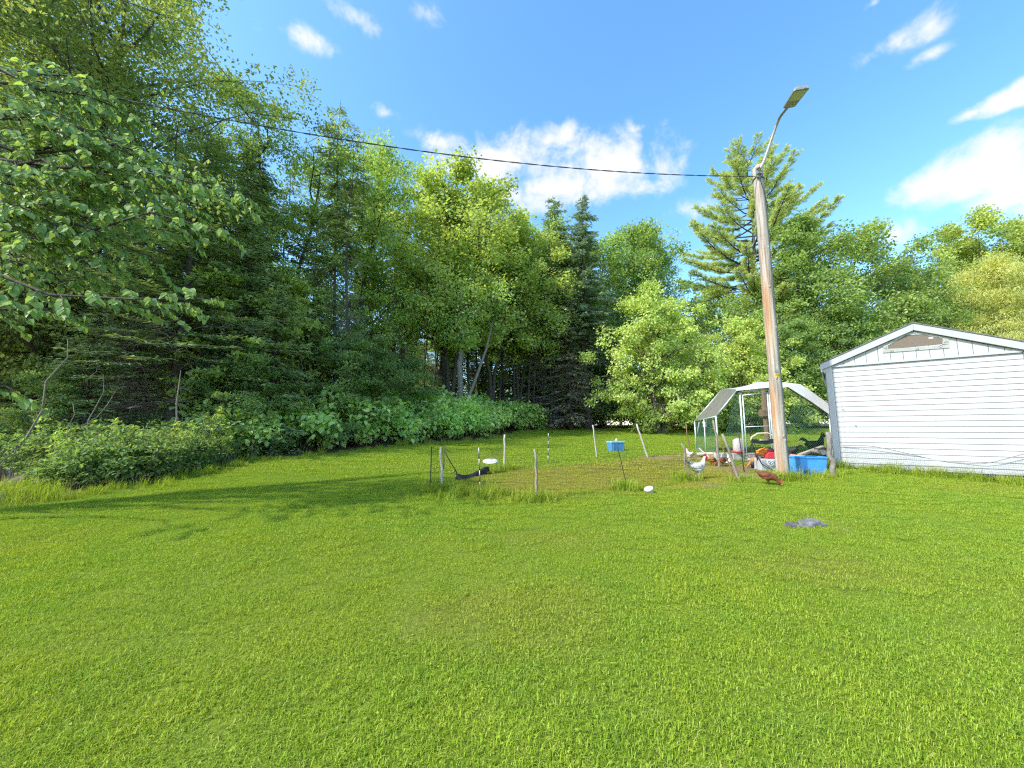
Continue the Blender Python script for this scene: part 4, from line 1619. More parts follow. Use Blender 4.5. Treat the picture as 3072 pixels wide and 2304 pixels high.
# bracket, arm and lamp
a0 = Vector((.03, -.12, PH-.14))
def P(px, py, Y):
    return at(px, py, Y)-PB
armp = [P(2277, 512, PB.y-.14), P(2292, 483, PB.y-.17), P(2310, 431, PB.y-.28), P(2328, 379, PB.y-.42), P(2340, 351, PB.y-.56), P(2356, 330, PB.y-.82), P(2366, 318, PB.y-.98)]
fine = []
for i in range(len(armp)-1):
    for t_ in (0, .5):
        p0, p1, p2, p3 = armp[max(i-1, 0)], armp[i], armp[i+1], armp[min(i+2, len(armp)-1)]
        fine.append(.5*((2*p1)+(p2-p0)*t_+(2*p0-5*p1+4*p2-p3)*t_**2+(3*p1-p0-3*p2+p3)*t_**3))
fine.append(armp[-1])
MB().tube(fine, .030, 12).build('lamp_arm', M['grey_metal'], pole, smooth=True)
br_ = MB()
br_.box(armp[0]+Vector((0, .035, -.02)), (.075, .05, .24))
br_.box(armp[0]+Vector((0, .0, -.07)), (.10, .07, .03))
br_.box(armp[0]+Vector((0, .0, .05)), (.09, .07, .025))
br_.build('arm_bracket', M['grey_metal'], pole, bevel=.004)
bt = MB()
for dz in (-.07, .05):
    bt.tube([armp[0]+Vector((-.02, -.03, dz)), armp[0]+Vector((-.02, -.06, dz))], .014, 6)
bt.build('bolt', M['grey_dark'], pole)
m = MB()
m.tube([(math.cos(a)*.112, math.sin(a)*.112, PH-.32+.02*math.sin(a*2)) for a in np.linspace(0, 2*PI, 24)], .012, 6)
m.build('clamp_band', M['grey_dark'], pole, smooth=True)
m = MB()
m.tube([armp[0]+Vector((-.03, -.02, -.1)), Vector((-.05, -.14, PH-.45)), Vector((.0, -.138, PH-.7)), Vector((.06, -.125, PH-.95)), Vector((.11, -.07, PH-1.1))], .007, 6)
m.build('lamp_wire', M['black_plastic'], pole, smooth=True)
lamp_o = P(2366, 320, PB.y-.97)
lamp_e = P(2407, 262, PB.y-.97-.50)
ld = (lamp_e-lamp_o)
LLEN = .50
ld.normalize()
lx = ld.cross(Vector((0, 0, 1))).normalized()
lz = lx.cross(ld)
LM = Matrix((ld, -lx, lz)).transposed()
lamp = MB()
def lp(x, y, z):
    return tuple(lamp_o+LM @ Vector((x, y, z)))
ol = [(0, -.07), (.02, -.11), (.48, -.13), (.51, -.11), (.51, .11), (.48, .13), (.02, .11), (0, .07)]
lamp.add([lp(x, y, -.028) for x, y in ol]+[lp(x, y*1.02, .01) for x, y in ol]+[lp(x*.9+.03, y*.75, .052) for x, y in ol],
         [tuple(range(8))[::-1]]+[(i, (i+1) % 8, 8+(i+1) % 8, 8+i) for i in range(8)]+[(8+i, 8+(i+1) % 8, 16+(i+1) % 8, 16+i) for i in range(8)]+[tuple(range(16, 24))])
lo_ = lamp.build('lamp_head', M['grey_metal'], pole)
ln_ = MB()
ln_.add([lp(x, y, z) for z in (-.0305, -.036) for x, y in [(.22, -.105), (.475, -.112), (.475, .112), (.22, .105)]], [(0, 1, 2, 3), (7, 6, 5, 4), (0, 4, 5, 1), (1, 5, 6, 2), (2, 6, 7, 3), (3, 7, 4, 0)])
M['lens'] = pm('lamp_lens', (.62, .62, .55), (.54, .54, .48), 30, .25, .05, .001, spec=.6)
ln_.build('lens', M['lens'], lo_)
ln2 = MB()
ln2.add([lp(x, y, z) for z in (-.0305, -.034) for x, y in [(.06, -.02), (.15, -.02), (.15, .055), (.06, .055)]], [(0, 1, 2, 3), (7, 6, 5, 4), (0, 4, 5, 1), (1, 5, 6, 2), (2, 6, 7, 3), (3, 7, 4, 0)])
ln2.build('rating_plate', M['white_plastic'], lo_)
ln3 = MB()
ln3.add([lp(x, y, z) for z in (-.0345, -.038) for x, y in [(.085, .0), (.13, .0), (.13, .035), (.085, .035)]], [(0, 1, 2, 3), (7, 6, 5, 4), (0, 4, 5, 1), (1, 5, 6, 2), (2, 6, 7, 3), (3, 7, 4, 0)])
ln3.build('plate_mark', M['grey_dark'], lo_)
lt = MB()
lt.tube([lp(.50, .05, -.02), lp(.53, .05, -.02)], .018, 8)
lt.tube([lp(.12, 0, .052), lp(.12, 0, .10)], .035, 10)
lt.build('latch_and_photocell', M['grey_dark'], lo_)
# yellow tag with the plate above it
TG_ = at(2321, 1125, PB.y-.12)-PB
M['yellow'] = pm('yellow_tag', (.80, .60, .02), (.70, .5, .02), 12, .5, .05)
m = MB()
for i in range(7):
    a = -PI/2-.62+i*.19
    m.V.append(np.array([(math.cos(a)*.114, math.sin(a)*.114, TG_.z-.035), (math.cos(a)*.114, math.sin(a)*.114, TG_.z+.035), (math.cos(a)*.110, math.sin(a)*.110, TG_.z+.035), (math.cos(a)*.110, math.sin(a)*.110, TG_.z-.035)]))
m.n = 28
m.F[4] = [[i*4+q, i*4+(q+1) % 4, (i+1)*4+(q+1) % 4, (i+1)*4+q] for i in range(6) for q in range(4)]+[[0, 1, 2, 3], [27, 26, 25, 24]]
tg = m.build('yellow_tag', M['yellow'], pole)
m = MB()
for i, (hh, cnt) in enumerate([(.05, 3), (.05, 2), (.05, 3), (.05, 2), (.05, 3)]):
    a = -PI/2-.48+i*.2
    for dz in ((-.02, .02) if cnt == 2 else (-.02, 0, .02)):
        m.box((math.cos(a)*.115, math.sin(a)*.115, TG_.z+dz), (.018, .003, .005), Matrix.Rotation(a+PI/2, 3, 'Z'))
    m.box((math.cos(a-.05)*.115, math.sin(a-.05)*.115, TG_.z), (.005, .003, .044), Matrix.Rotation(a-.05+PI/2, 3, 'Z'))
m.build('tag_marks', M['black_plastic'], tg)
m = MB().box((-.02, -.118, TG_.z+.085), (.10, .006, .07))
m.build('number_plate', M['grey_metal'], pole)

# the twisted service cable runs from the pole head far to the left
ca, cb_ = PB+Vector((-.06, -.08, PH-.30)), at(-420, 120, 4.5)
rng = np.random.default_rng(3)
m = MB()
core_ = []
for i in range(161):
    t_ = i/160
    p = ca.lerp(cb_, t_)
    p.z -= 4*.5*t_*(1-t_)
    core_.append(p)
for s in range(2):
    pts = []
    for i, p in enumerate(core_):
        a = i*.9+s*PI
        pts.append(p+Vector((0, math.cos(a)*.0065, math.sin(a)*.0065)))
    m.tube(pts, .0058, 6)
cable = tag(m.build('overhead_cable', M['black_plastic'], None, smooth=True), 'twisted black cable sagging from the pole head across the sky to the left', 'cable')
m = MB()
m.tube([ca, PB+Vector((-.10, -.10, PH-.36)), PB+Vector((.02, -.13, PH-.30)), PB+Vector(armp[0])+Vector((-.02, -.03, -.06))], .009, 6)
m.build('cable_clamp', M['grey_dark'], cable)

# ================================================================ chicken run
M['tube'] = pm('run_tube', (.50, .58, .58), (.62, .68, .68), 20, .4, .05, metal=.35)
k = NT('tarpaulin')
tn = k.noise(3.5, 5)
tcol = k.ramp(tn, [(.3, (.46, .47, .48)), (.7, (.52, .53, .54))])
k.l(tcol, k.b.inputs['Base Color'])
k.b.inputs['Roughness'].default_value = .5
k.bump(k.noise(5, 4), .5, .02)
trn = k.n('ShaderNodeBsdfTranslucent')
k.l(k.mix(1.0, tcol, (.55, .58, .5), 'MULTIPLY'), trn.inputs[0])
ms = k.n('ShaderNodeMixShader')
ms.inputs[0].default_value = .04
k.l(k.b.outputs[0], ms.inputs[1])
k.l(trn.outputs[0], ms.inputs[2])
k.l(ms.outputs[0], k.o.inputs['Surface'])
M['tarp'] = k.m
M['hexwire'] = pm('green_wire', (.05, .16, .12), (.09, .24, .18), 20, .45, 0)
near_pr = [at(2148, 1249, 10.6), at(2212, 1170, 10.5), at(2300, 1146, 10.3), at(2399, 1153, 10.1), at(2484, 1213, 9.98)]
far_pr = [at(2084, 1263, 13.5), at(2165, 1170, 13.2), at(2270, 1158, 13.0), at(2355, 1158, 12.8), at(2491, 1246, 12.6)]
RO = Vector((near_pr[0].x, near_pr[0].y, float(gz(near_pr[0].x, near_pr[0].y))))
run = thing('chicken_run', RO, 'walk-in chicken run of green wire under a white tarpaulin roof', 'chicken run')
near_l = [p-RO for p in near_pr]
far_l = [p-RO for p in far_pr]
def gl(p):
    return Vector((p.x, p.y, float(gz(p.x+RO.x, p.y+RO.y))-RO.z))
tr_ = .021
for pr in (near_l, far_l):
    for i in range(4):
        MB().tube([pr[i], pr[i+1]], tr_, 8).build('roof_bar', M['tube'], run, smooth=True)
    for p in (pr[0], pr[4]):
        MB().tube([gl(p), p], tr_, 8).build('post', M['tube'], run, smooth=True)
for i in range(5):
    MB().tube([near_l[i], far_l[i]], tr_*.9, 8).build('roof_bar', M['tube'], run, smooth=True)
midL = near_l[0].lerp(far_l[0], .5)
midR = near_l[4].lerp(far_l[4], .5)
for p in (midL, midR):
    MB().tube([gl(p), p], tr_, 8).build('post', M['tube'], run, smooth=True)
MB().tube([gl(near_l[0])+Vector((0, 0, .03)), gl(far_l[0])+Vector((0, 0, .03))], tr_*.8, 8).build('base_bar', M['tube'], run, smooth=True)
# corner brace in view at the left
MB().tube([at(2091, 1307, 13.2)-RO, at(2098, 1266, 12.9)-RO], .02, 8).build('brace', M['white_plastic'], run, smooth=True)
# door
dL, dR = at(2219, 1176, 10.45), at(2306, 1166, 10.27)
dLb = gl(dL-RO)
dRb = gl(dR-RO)
dL, dR = dL-RO, dR-RO
for a, b_ in ((dLb, dL), (dRb, dR), (dL, dR)):
    MB().tube([a, b_], .022, 8).build('door_post', M['tube'], run, smooth=True)
door = link(bpy.data.objects.new('door', None), run)
ins = (dR-dL).normalized()*.055+Vector((0, -.02, 0))
i2 = -(dR-dL).normalized()*.055+Vector((0, -.02, 0))
qa, qb, qc, qd = dLb+ins+Vector((0, 0, .08)), dL+ins+Vector((0, 0, -.10)), dR+i2+Vector((0, 0, -.10)), dRb+i2+Vector((0, 0, .08))
MB().tube([qa, qb], .016, 8).tube([qb, qc], .016, 8).tube([qc, qd], .016, 8).tube([qa, qd], .016, 8).tube([(qa+qb)/2, (qc+qd)/2], .012, 8).build('door_frame', M['tube'], door, smooth=True)


def hexnet(a, b, c, d, size=.055, w=.0014):
    """hexagon wire filling the quad a-b (bottom) d-c (top)"""
    m = MB()
    a, b, c, d = (Vector(q) for q in (a, b, c, d))
    Wd = max((b-a).length, (c-d).length)
    Hh = max((d-a).length, (c-b).length)
    nxx, nyy = max(int(Wd/size), 2), max(int(Hh/(size*.86)), 2)

    def pt(u, v):
        return a.lerp(b, u).lerp(d.lerp(c, u), v)
    for j in range(nyy):
        for i in range(nxx):
            o = .5*(j % 2)
            u0, u1, um = (i+o)/nxx, (i+1+o)/nxx, (i+.5+o)/nxx
            v0, v1, v2 = j/nyy, (j+.33)/nyy, (j+1)/nyy
            if u1 > 1.0:
                continue
            m.wire(pt(u0, v1), pt(um, v0), w)
            m.wire(pt(um, v0), pt(u1, v1), w)
            m.wire(pt(u0, v1), pt(u0, v2), w)
    return m


def netpart(a, b, c, d, **kw):
    o = hexnet(a, b, c, d, **kw).build('wire_panel', M['hexwire'], run)
    return o


netpart(gl(near_l[0]), dLb, dL, near_l[0]+(near_l[1]-near_l[0])*.9)
netpart(dRb, gl(near_l[4]), near_l[4], near_l[3])
hn = hexnet(qa, qd, qc, qb).build('wire_panel', M['hexwire'], door)
netpart(gl(near_l[0]), gl(far_l[0]), far_l[0], near_l[0])
netpart(gl(far_l[0]), gl(far_l[4]), far_l[4], far_l[0])
netpart(far_l[0], far_l[4], far_l[3], far_l[1])
netpart(gl(near_l[4]), gl(far_l[4]), far_l[4], near_l[4])
# tarpaulin: a sheet over the bars, sagging a little between them
tm = MB()
nr = 10
rows = []
over = Vector((-.05, -.16, 0))
for j in range(nr+1):
    v = j/nr
    row = []
    for i in range(4):
        for q in range(4 if i < 3 else 5):
            u = q/4
            A = near_l[i].lerp(near_l[i+1], u)
            B = far_l[i].lerp(far_l[i+1], u)
            ax = (B-A)
            p = A.lerp(B, -.04+1.06*v)
            sag = .03*math.sin(PI*u)*(1 if i in (0, 3) else .6)+.02*math.sin(3*PI*v)*math.sin(PI*u)
            p.z += .032-sag
            row.append(tuple(p))
    rows.append(row)
nc = len(rows[0])
top = [p for r_ in rows for p in r_]
bot = [(p[0], p[1], p[2]-.004) for p in top]
fs = [(j*nc+i, j*nc+i+1, (j+1)*nc+i+1, (j+1)*nc+i) for j in range(nr) for i in range(nc-1)]
M['shade'] = pm('olive_sheet', (.125, .125, .10), (.17, .17, .14), 5, .8, .3, .01)  # left roof slope gets its own grey-olive, darker than the tarpaulin
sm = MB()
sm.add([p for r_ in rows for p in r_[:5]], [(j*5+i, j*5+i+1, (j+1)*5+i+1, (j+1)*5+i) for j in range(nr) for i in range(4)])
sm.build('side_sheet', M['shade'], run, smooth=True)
nk = nc-4
tm.add([p for r_ in rows for p in r_[4:]], [(j*nk+i, j*nk+i+1, (j+1)*nk+i+1, (j+1)*nk+i) for j in range(nr) for i in range(nk-1)])
tm.build('tarpaulin', M['tarp'], run, smooth=True)
# the tarpaulin hangs down over the gable end as a white valance
up_ = [(2206, 1168, 10.46), (2268, 1148, 10.30), (2312, 1145, 10.20), (2399, 1153, 10.04), (2444, 1184, 9.97), (2486, 1214, 9.92)]
lw_ = [(2208, 1173, 10.44), (2268, 1167, 10.28), (2312, 1163, 10.18), (2362, 1162, 10.06), (2428, 1203, 9.97), (2486, 1244, 9.90)]
m = MB()
Vv = [tuple(at(*q)-RO+Vector((-.02, -.05, 0))) for q in up_+lw_]
m.add(Vv, [(i, i+1, 7+i, 6+i) for i in range(5)])
o = m.build('valance', M['tarp'], run)
sf = o.modifiers.new('thick', 'SOLIDIFY')
sf.thickness = .006
# hanging bottles
def bottle(px, py0, py1, Y, lab):
    t0, b0 = at(px, py0, Y), at(px, py1, Y)
    h = t0.z-b0.z
    root = thing('hanging_bottle', b0, lab, 'bottle')
    MB().lathe([(.02, 0), (.055, .02), (.06, h*.3), (.045, h*.38), (.06, h*.46), (.065, h*.72), (.04, h*.9), (.018, h*.95), (.016, h)], 14).build('bottle', M['white_plastic'], root, smooth=True)
    MB().tube([(0, 0, h), (0, 0, h+.12)], .004, 5).build('hanging_wire', M['grey_dark'], root)
    return root
bottle(2115, 1260, 1283, 12.2, 'white double-bulbed plastic bottle hanging at the left corner of the run')
bottle(2176, 1207, 1222, 11.2, 'small white bottle hanging under the tarpaulin beside the run door')
# brown post behind the door
bp = gp(2299, 15.5)
rt = thing('wooden_post', bp, 'dark brown wooden post with a boxy middle seen through the run door', 'post')
MB().tube([(0, 0, -.1), (0, 0, 1.1)], .09, 8).build('lower_post', M['stick_brown'], rt)
MB().box((0, 0, 1.22), (.34, .3, .26)).build('box', M['stick_brown'], rt, bevel=.01)
MB().tube([(0, 0, 1.35), (.03, 0, 2.5)], [.12, .07], 8).build('upper_post', M['stick_brown'], rt)

# ================================================================ pen stakes and black net
def stake(px0, py0, px1, py1, r0, mat, lab, nm='wooden_stake', Y=None, wob=.012, striped=False, dY=0.0, group=None):
    b0 = G(px1, py1) if Y is None else at(px1, py1, Y)
    b0.z = float(gz(b0.x, b0.y))
    t0 = at(px0, py0, b0.y+dY)
    root = thing(nm, b0, lab, 'stake', group)
    d = t0-b0
    r_ = np.random.default_rng(int(px0*7+py0))
    pts = bend(Vector((0, 0, 0))-d.normalized()*.12, d, r_, 7, wob)
    if not striped:
        m = MB()
        m.tube(pts, [r0*q for q in (1.1, 1.08, 1.03, 1, .96, .92, .9, .86)], 8)
        m.build('shaft', M[mat], root, smooth=True)
    else:
        for i in range(8):
            a, b_ = d*(i/8), d*((i+1)/8)
            MB().tube([a, b_], r0, 7).build('band', M['white_plastic' if i % 2 else 'black_plastic'], root, smooth=True)
    return root, b0, t0


zz3 = lambda a, b: (1250+a/2.765, 1150+b/2.765)
z85 = lambda a, b: (2040+a/8.508, 1250+b/8.508)
ST = {}
ST['a'] = stake(1322, 1341, 1325, 1473, .022, 'stick_white', 'pale barkless branch stake at the left corner of the pen')
stake(1333, 1338, 1326, 1400, .012, 'stick_brown', 'reddish twig tied to the pale corner stake of the pen', Y=ST['a'][1].y+.02)
ST['b'] = stake(1436, 1343, 1441, 1480, .0085, '', 'thin black and white banded rod near the left corner of the pen', 'fence_rod', striped=True)
ST['c'] = stake(1514, 1304, 1513, 1409, .024, 'stick_white', 'slim whitish stake behind the white plate')
ST['d'] = stake(1603, 1348, 1614, 1501, .022, 'stick_grey', 'grey split wooden stake nearest the camera at the front of the pen')
ST['e'] = stake(1645, 1300, 1644, 1390, .009, '', 'thin banded rod at the back of the pen', 'fence_rod', striped=True)
ST['f'] = stake(1778, 1275, 1791, 1374, .02, 'stick_white', 'white-topped stake at the back of the pen left of the blue box', wob=.004)
ST['g'] = stake(1910, 1272, 1943, 1372, .028, 'stick_white', 'white stake leaning steeply right of the blue box', wob=.003)
ST['h'] = stake(1850, 1328, 1882, 1468, .0075, 'black_plastic', 'thin black rod leaning at the front of the pen below the blue box', 'fence_rod', wob=.003)
ST['i'] = stake(2044, 1330, 2069, 1442, .02, 'stick_grey', 'grey stake leaning in front of the white hen', wob=.02)
stake(*z85(155, 180), 2069, 1362, .016, 'stick_brown', 'dark thin stake standing behind the white hen', Y=11.4)
ST['j'] = stake(*z85(845, 95), *z85(1012, 1300), .027, 'stick_grey', 'tall pale stake in front of the run corner post')
ST['k'] = stake(*z85(1075, 440), *z85(1500, 1640), .03, 'stick_grey', 'thick knobbly stake leaning left between rooster and mower', wob=.012)
stake(*z85(985, 560), *z85(1440, 1610), .016, 'stick_brown', 'thin brown stick leaning beside the thick leaning stake', Y=ST['k'][1].y+.06)
ST['l'] = stake(*z85(1488, 375), *z85(1640, 1410), .011, 'black_plastic', 'straight black rod standing left of the mower', 'fence_rod', wob=.002)
stake(2251, 1247, 2254, 1372, .016, 'stick_brown', 'thin brown stake standing inside the run behind the door', Y=11.6)
ST['m'] = stake(2484, 1297, 2500, 1434, .05, 'bark_grey', 'rotten grey post leaning at the corner of the shed', wob=.02)

M['netblack'] = pm('black_net', (.012, .016, .014), (.02, .026, .022), 20, .5, 0)
def netline(pa, pb, h0, h1, sag, lab=None, cell=.075, w=.0008, parent=None, floor=0.0):
    """netting between two stakes, drooping in the middle"""
    m = MB()
    ln = (Vector((pb.x, pb.y, 0))-Vector((pa.x, pa.y, 0))).length
    n = max(int(ln/cell), 2)

    def q(u, v):
        x, y = pa.x+(pb.x-pa.x)*u, pa.y+(pb.y-pa.y)*u
        top_ = (h0+(h1-h0)*u)-sag*4*u*(1-u)
        return Vector((x, y, float(gz(x, y))+floor+(top_-floor)*v)) + Vector((0, .03*math.sin(u*9+v*4), 0))
    rows_ = 10
    for i in range(n+1):
        for j in range(3):
            m.wire(q(i/n, j/3), q(i/n, (j+1)/3), w)
    for j in range(rows_+1):
        for i in range(n):
            m.wire(q(i/n, j/rows_), q((i+1)/n, j/rows_), w*(1.8 if j == rows_ else 1))
    return m


fence = thing('net_fence', ST['a'][1], 'fine black poultry net strung low round the chicken pen', 'fence')
fo = ST['a'][1]
pairs = [('a', 'b', .80, .80, .06), ('b', 'd', .78, .82, .12), ('d', 'h', .8, .72, .2), ('h', 'i', .66, .62, .22), ('a', 'c', .8, .8, .42), ('c', 'e', .72, .66, .14), ('e', 'f', .6, .62, .1), ('f', 'g', .55, .5, .2)]
for a, b_, h0, h1, sg in pairs:
    netline(ST[a][1], ST[b_][1], h0, h1, sg).build('net_panel', M['netblack'], fence, off=fo)
# folded double layer at the left corner and the black end rod
cp = ST['a'][1]+Vector((-.19, -.05, 0))
cp.z = float(gz(cp.x, cp.y))
for k_ in range(3):
    netline(cp+Vector((0, .02*k_, 0)), ST['a'][1]+Vector((0, .02*k_, 0)), .78, .82, .0, cell=.03).build('net_fold', M['netblack'], fence, off=fo)
MB().tube([cp+Vector((0, 0, -.05)), cp+Vector((0, 0, .78))], .010, 7).build('end_rod', M['black_plastic'], fence, off=fo)
# slack net bundled near the back stake
netline(at(1470, 1352, 10.2), ST['c'][1], .38, .46, .02, cell=.03, floor=.25).build('net_fold', M['netblack'], fence, off=fo)

# heap of black ground cloth with the white lid
hp = G(1416, 1440)
heap = thing('black_cloth', hp, 'crumpled black cloth sagging in the left end of the pen', 'cloth')
cols = []
zt = lambda a, b: (1290+a/7.541, 1300+b/7.541)
tops = [(570, 880), (610, 870), (700, 930), (820, 935), (930, 915), (1050, 850), (1150, 790), (1240, 725), (1325, 735)]
bots = [(585, 1050), (640, 1060), (720, 1060), (830, 1055), (940, 1020), (1050, 1000), (1150, 965), (1240, 945), (1310, 930)]
m = MB()
rng = np.random.default_rng(8)
Vh = []
for i in range(9):
    pb_ = G(*zt(*bots[i]))-hp
    pt_ = at(*zt(*tops[i]), pb_.y+hp.y+.10)-hp
    for j in range(7):
        v = j/6
        p = pb_.lerp(pt_, v)
        p.y += -.05*math.sin(PI*v)+rng.normal()*.018
        p.x += rng.normal()*.012
        Vh.append(tuple(p))
    for j in range(1, 5):
        v = j/4
        p = pt_.lerp(pb_+Vector((.02, .32, 0)), v)
        p.z = max(p.z+rng.normal()*.02, float(gz(p.x+hp.x, p.y+hp.y))-hp.z+.005)
        Vh.append(tuple(p))
m.add(Vh, [(i*11+j, (i+1)*11+j, (i+1)*11+j+1, i*11+j+1) for i in range(8) for j in range(10)])
o = m.build('cloth', M['netblack'], heap, smooth=True)
M['cloth'] = pm('black_cloth', (.006, .006, .008), (.018, .018, .022), 9, .8, .5, .01)
o.data.materials[0] = M['cloth']
sd_ = o.modifiers.new('soft', 'SUBSURF')
sd_.levels = sd_.render_levels = 2
m = MB()
m.tube([at(1332, 1352, hp.y-.1)-hp, at(1347, 1378, hp.y-.1)-hp, at(1367, 1412, hp.y)-hp, at(1370, 1418, hp.y+.05)-hp], .010, 6)
m.tube([at(1352, 1422, hp.y-.1)-hp, at(1367, 1413, hp.y)-hp], .007, 6)
m.build('strap', M['netblack'], heap, smooth=True)
lid = at(1471, 1386, G(1466, 1424).y+.12)
M['lidmat'] = NT('white_lid')
k = M['lidmat']
k.l(k.ramp(k.noise(9, 4), [(.55, (.55, .56, .57)), (.62, (.22, .28, .46)), (.7, (.52, .53, .55))]), k.b.inputs['Base Color'])
k.b.inputs['Roughness'].default_value = .4
M['lidmat'] = k.m
m = MB()
m.lathe([(.15, 0), (.17, .012), (.17, .022), (.155, .03), (.06, .022), (.004, .02)], 24, sy=.8)
V = m.V[0]
m.V[0] = V @ np.array(Matrix.Rotation(.32, 3, 'X')).T
lo2 = tag(m.build('white_plate', M['lidmat'], None, smooth=True), 'white plate with faint blue marks lying on the black cloth', 'plate')
lo2.location = lid

# blue box at the back of the pen
bb = G(1855, 1354)
M['blue_box'] = pm('blue_plastic', (.06, .20, .42), (.09, .26, .50), 7, .45, .1)
M['blue_lid'] = pm('blue_lid', (.17, .42, .66), (.22, .48, .72), 7, .45, .1)
box = thing('cool_box', bb, 'blue cool box with a white knob at the back of the pen', 'cool box', rz=.28)
MB().box((0, .16, .14), (.46, .3, .27), taper=1.04).build('body', M['blue_box'], box, bevel=.012)
MB().box((0, .16, .305), (.50, .34, .055)).build('lid', M['blue_lid'], box, bevel=.014)
MB().lathe([(.03, 0), (.045, .03), (.04, .06), (.01, .085)], 12, (0, .1, .333)).build('knob', M['white_plastic'], box, smooth=True)
for xo in (-.16, .2):
    MB().box((xo, .003, .14), (.03, .018, .24)).build('rib', M['blue_box'], box, bevel=.004)

# white tub in the front grass of the pen
tb_ = G(1951, 1480)
t = MB().lathe([(.055, 0), (.06, .01), (.072, .08), (.076, .082), (.076, .09), (.068, .09), (.056, .02), (.002, .018)], 20)
o = tag(t.build('white_tub', M['white_plastic'], None, smooth=True), 'small white tub lying in the grass at the front of the pen', 'tub')
o.location = tb_+Vector((0, 0, .01))
o.rotation_euler = (.3, -.45, 0)

# ================================================================ rocks
M['rock'] = pm('rock', (.09, .09, .092), (.24, .24, .245), 9, .9, .9, .03, lo=.3, hi=.7, detail=9)
M['rock_dark'] = pm('rock_dark', (.05, .05, .05), (.19, .18, .165), 9, .95, .9, .03, detail=9)
M['rock_brown'] = pm('rock_brown', (.09, .066, .045), (.19, .15, .11), 7, .95, .9, .03, detail=9)


def rock(name, loc, s, seed, mat, lab, parent=None, rz=0.0):
    me = bpy.data.meshes.new(name)
    import bmesh
    b = bmesh.new()
    bmesh.ops.create_icosphere(b, subdivisions=4, radius=1)
    r_ = np.random.default_rng(seed)
    dirs = norm(r_.normal(size=(14, 3)))
    cut = r_.uniform(.62, .95, 14)
    ph = r_.uniform(0, 6, 6)
    for v in b.verts:
        p = np.array(v.co)
        p = p/np.linalg.norm(p)
        k_ = 1.0
        for d, c_ in zip(dirs, cut):
            q = float(d @ p)
            if q*k_ > c_:
                k_ = c_/q
        k_ *= 1+.04*math.sin(7*p[0]+ph[0])*math.sin(6*p[1]+ph[1])+.03*math.sin(15*p[2]+ph[2]+9*p[0])+r_.normal()*.008
        v.co = Vector(p*k_*np.array(s))
    b.to_mesh(me)
    b.free()
    for p in me.polygons:
        p.use_smooth = True
    me.materials.append(M[mat])
    o = link(bpy.data.objects.new(name, me), parent)
    o.location = loc
    o.rotation_euler = (0, 0, rz)
    if parent is None:
        tag(o, lab, 'rock')
    return o


rp = G(2440, 1580)
rock('rock', rp+Vector((.02, .06, .01)), (.21, .15, .088), 4, 'rock', 'flat grey rock poking out of the lawn below the pole')
rp2 = G(2382, 1580)
rock('rock', rp2+Vector((0, .04, -.005)), (.10, .09, .068), 9, 'rock_dark', 'dark broken lump touching the left end of the grey rock', rz=.4)
rock('boulder', gp(72, 7.05)+Vector((0, .1, .07)), (.2, .18, .19), 12, 'rock_brown', 'rounded brown boulder at the lower left wood edge')
rock('boulder', gp(142, 7.25)+Vector((0, .1, .05)), (.26, .18, .17), 15, 'rock_brown', 'longer brown boulder right of the rounded one')
rock('boulder', gp(8, 6.15)+Vector((0, 0, .02)), (.16, .15, .15), 17, 'rock_dark', 'dark stone cut by the left border of the picture')

# ================================================================ blue tub by the pole
bt0 = G(2446, 1427)
k = NT('blue_tub')
k.l(k.ramp(k.noise(4, 5), [(.35, (.055, .30, .80)), (.62, (.075, .35, .86)), (.8, (.30, .52, .84))]), k.b.inputs['Base Color'])
k.b.inputs['Roughness'].default_value = .42
k.bump(k.noise(14, 4), .1, .004)
M['tub'] = k.m
tw, th_ = .285, .40
tub = thing('storage_tub', bt0, 'bright blue plastic storage tub between the pole and the shed', 'tub', rz=-.06)
m = MB()
rim = [(-tw, .0), (tw, .0), (tw, .44), (-tw, .44)]
inn = [(-tw+.03, .03), (tw-.03, .03), (tw-.03, .41), (-tw+.03, .41)]
bt_ = [(-tw+.035, .03), (tw-.035, .03), (tw-.035, .41), (-tw+.035, .41)]
def ring(pts, z, e=0):
    return [(x+(e if x > 0 else -e), y+(e if y > .2 else -e), z) for x, y in pts]
m.add(ring(bt_, .0)+ring(inn, th_-.04, .02)+ring(inn, th_-.035, .035)+ring(inn, th_, .035)+ring(inn, th_, .012)+ring(bt_, .015, -.008),
      [(3, 2, 1, 0)]+[(a*4+i, a*4+(i+1) % 4, (a+1)*4+(i+1) % 4, (a+1)*4+i) for a in range(5) for i in range(4)]+[(20, 21, 22, 23)])
m.build('body', M['tub'], tub, bevel=.006)
M['blue_dark'] = pm('blue_mark', (.02, .10, .30), (.03, .12, .34), 9, .5, 0)
for r0 in (.055, .095, .13):
    mk = MB()
    mk.tube([(-tw+.07+r0*math.cos(a), .022, .035+r0*.62*math.sin(a)) for a in np.linspace(.1, 1.5, 9)], .006, 6)
    mk.build('moulded_arc', M['blue_dark'], tub, smooth=True)

# ================================================================ things round the tub
def bar(name, p0, p1, w, mat, lab, cat, flat=None):
    p0, p1 = Vector(p0), Vector(p1)
    if flat:
        d = (p1-p0)
        rot = d.to_track_quat('X', 'Z').to_matrix()
        m = MB().box((0, 0, 0), (d.length, flat, w), rot)
        o = m.build(name, M[mat], None, bevel=.004)
        o.location = (p0+p1)/2
    else:
        m = MB().tube([(0, 0, 0), (p1-p0)*.5, p1-p0], [w, w*.97, w*.9], 9)
        o = m.build(name, M[mat], None, smooth=True)
        o.location = p0
    return tag(o, lab, cat)


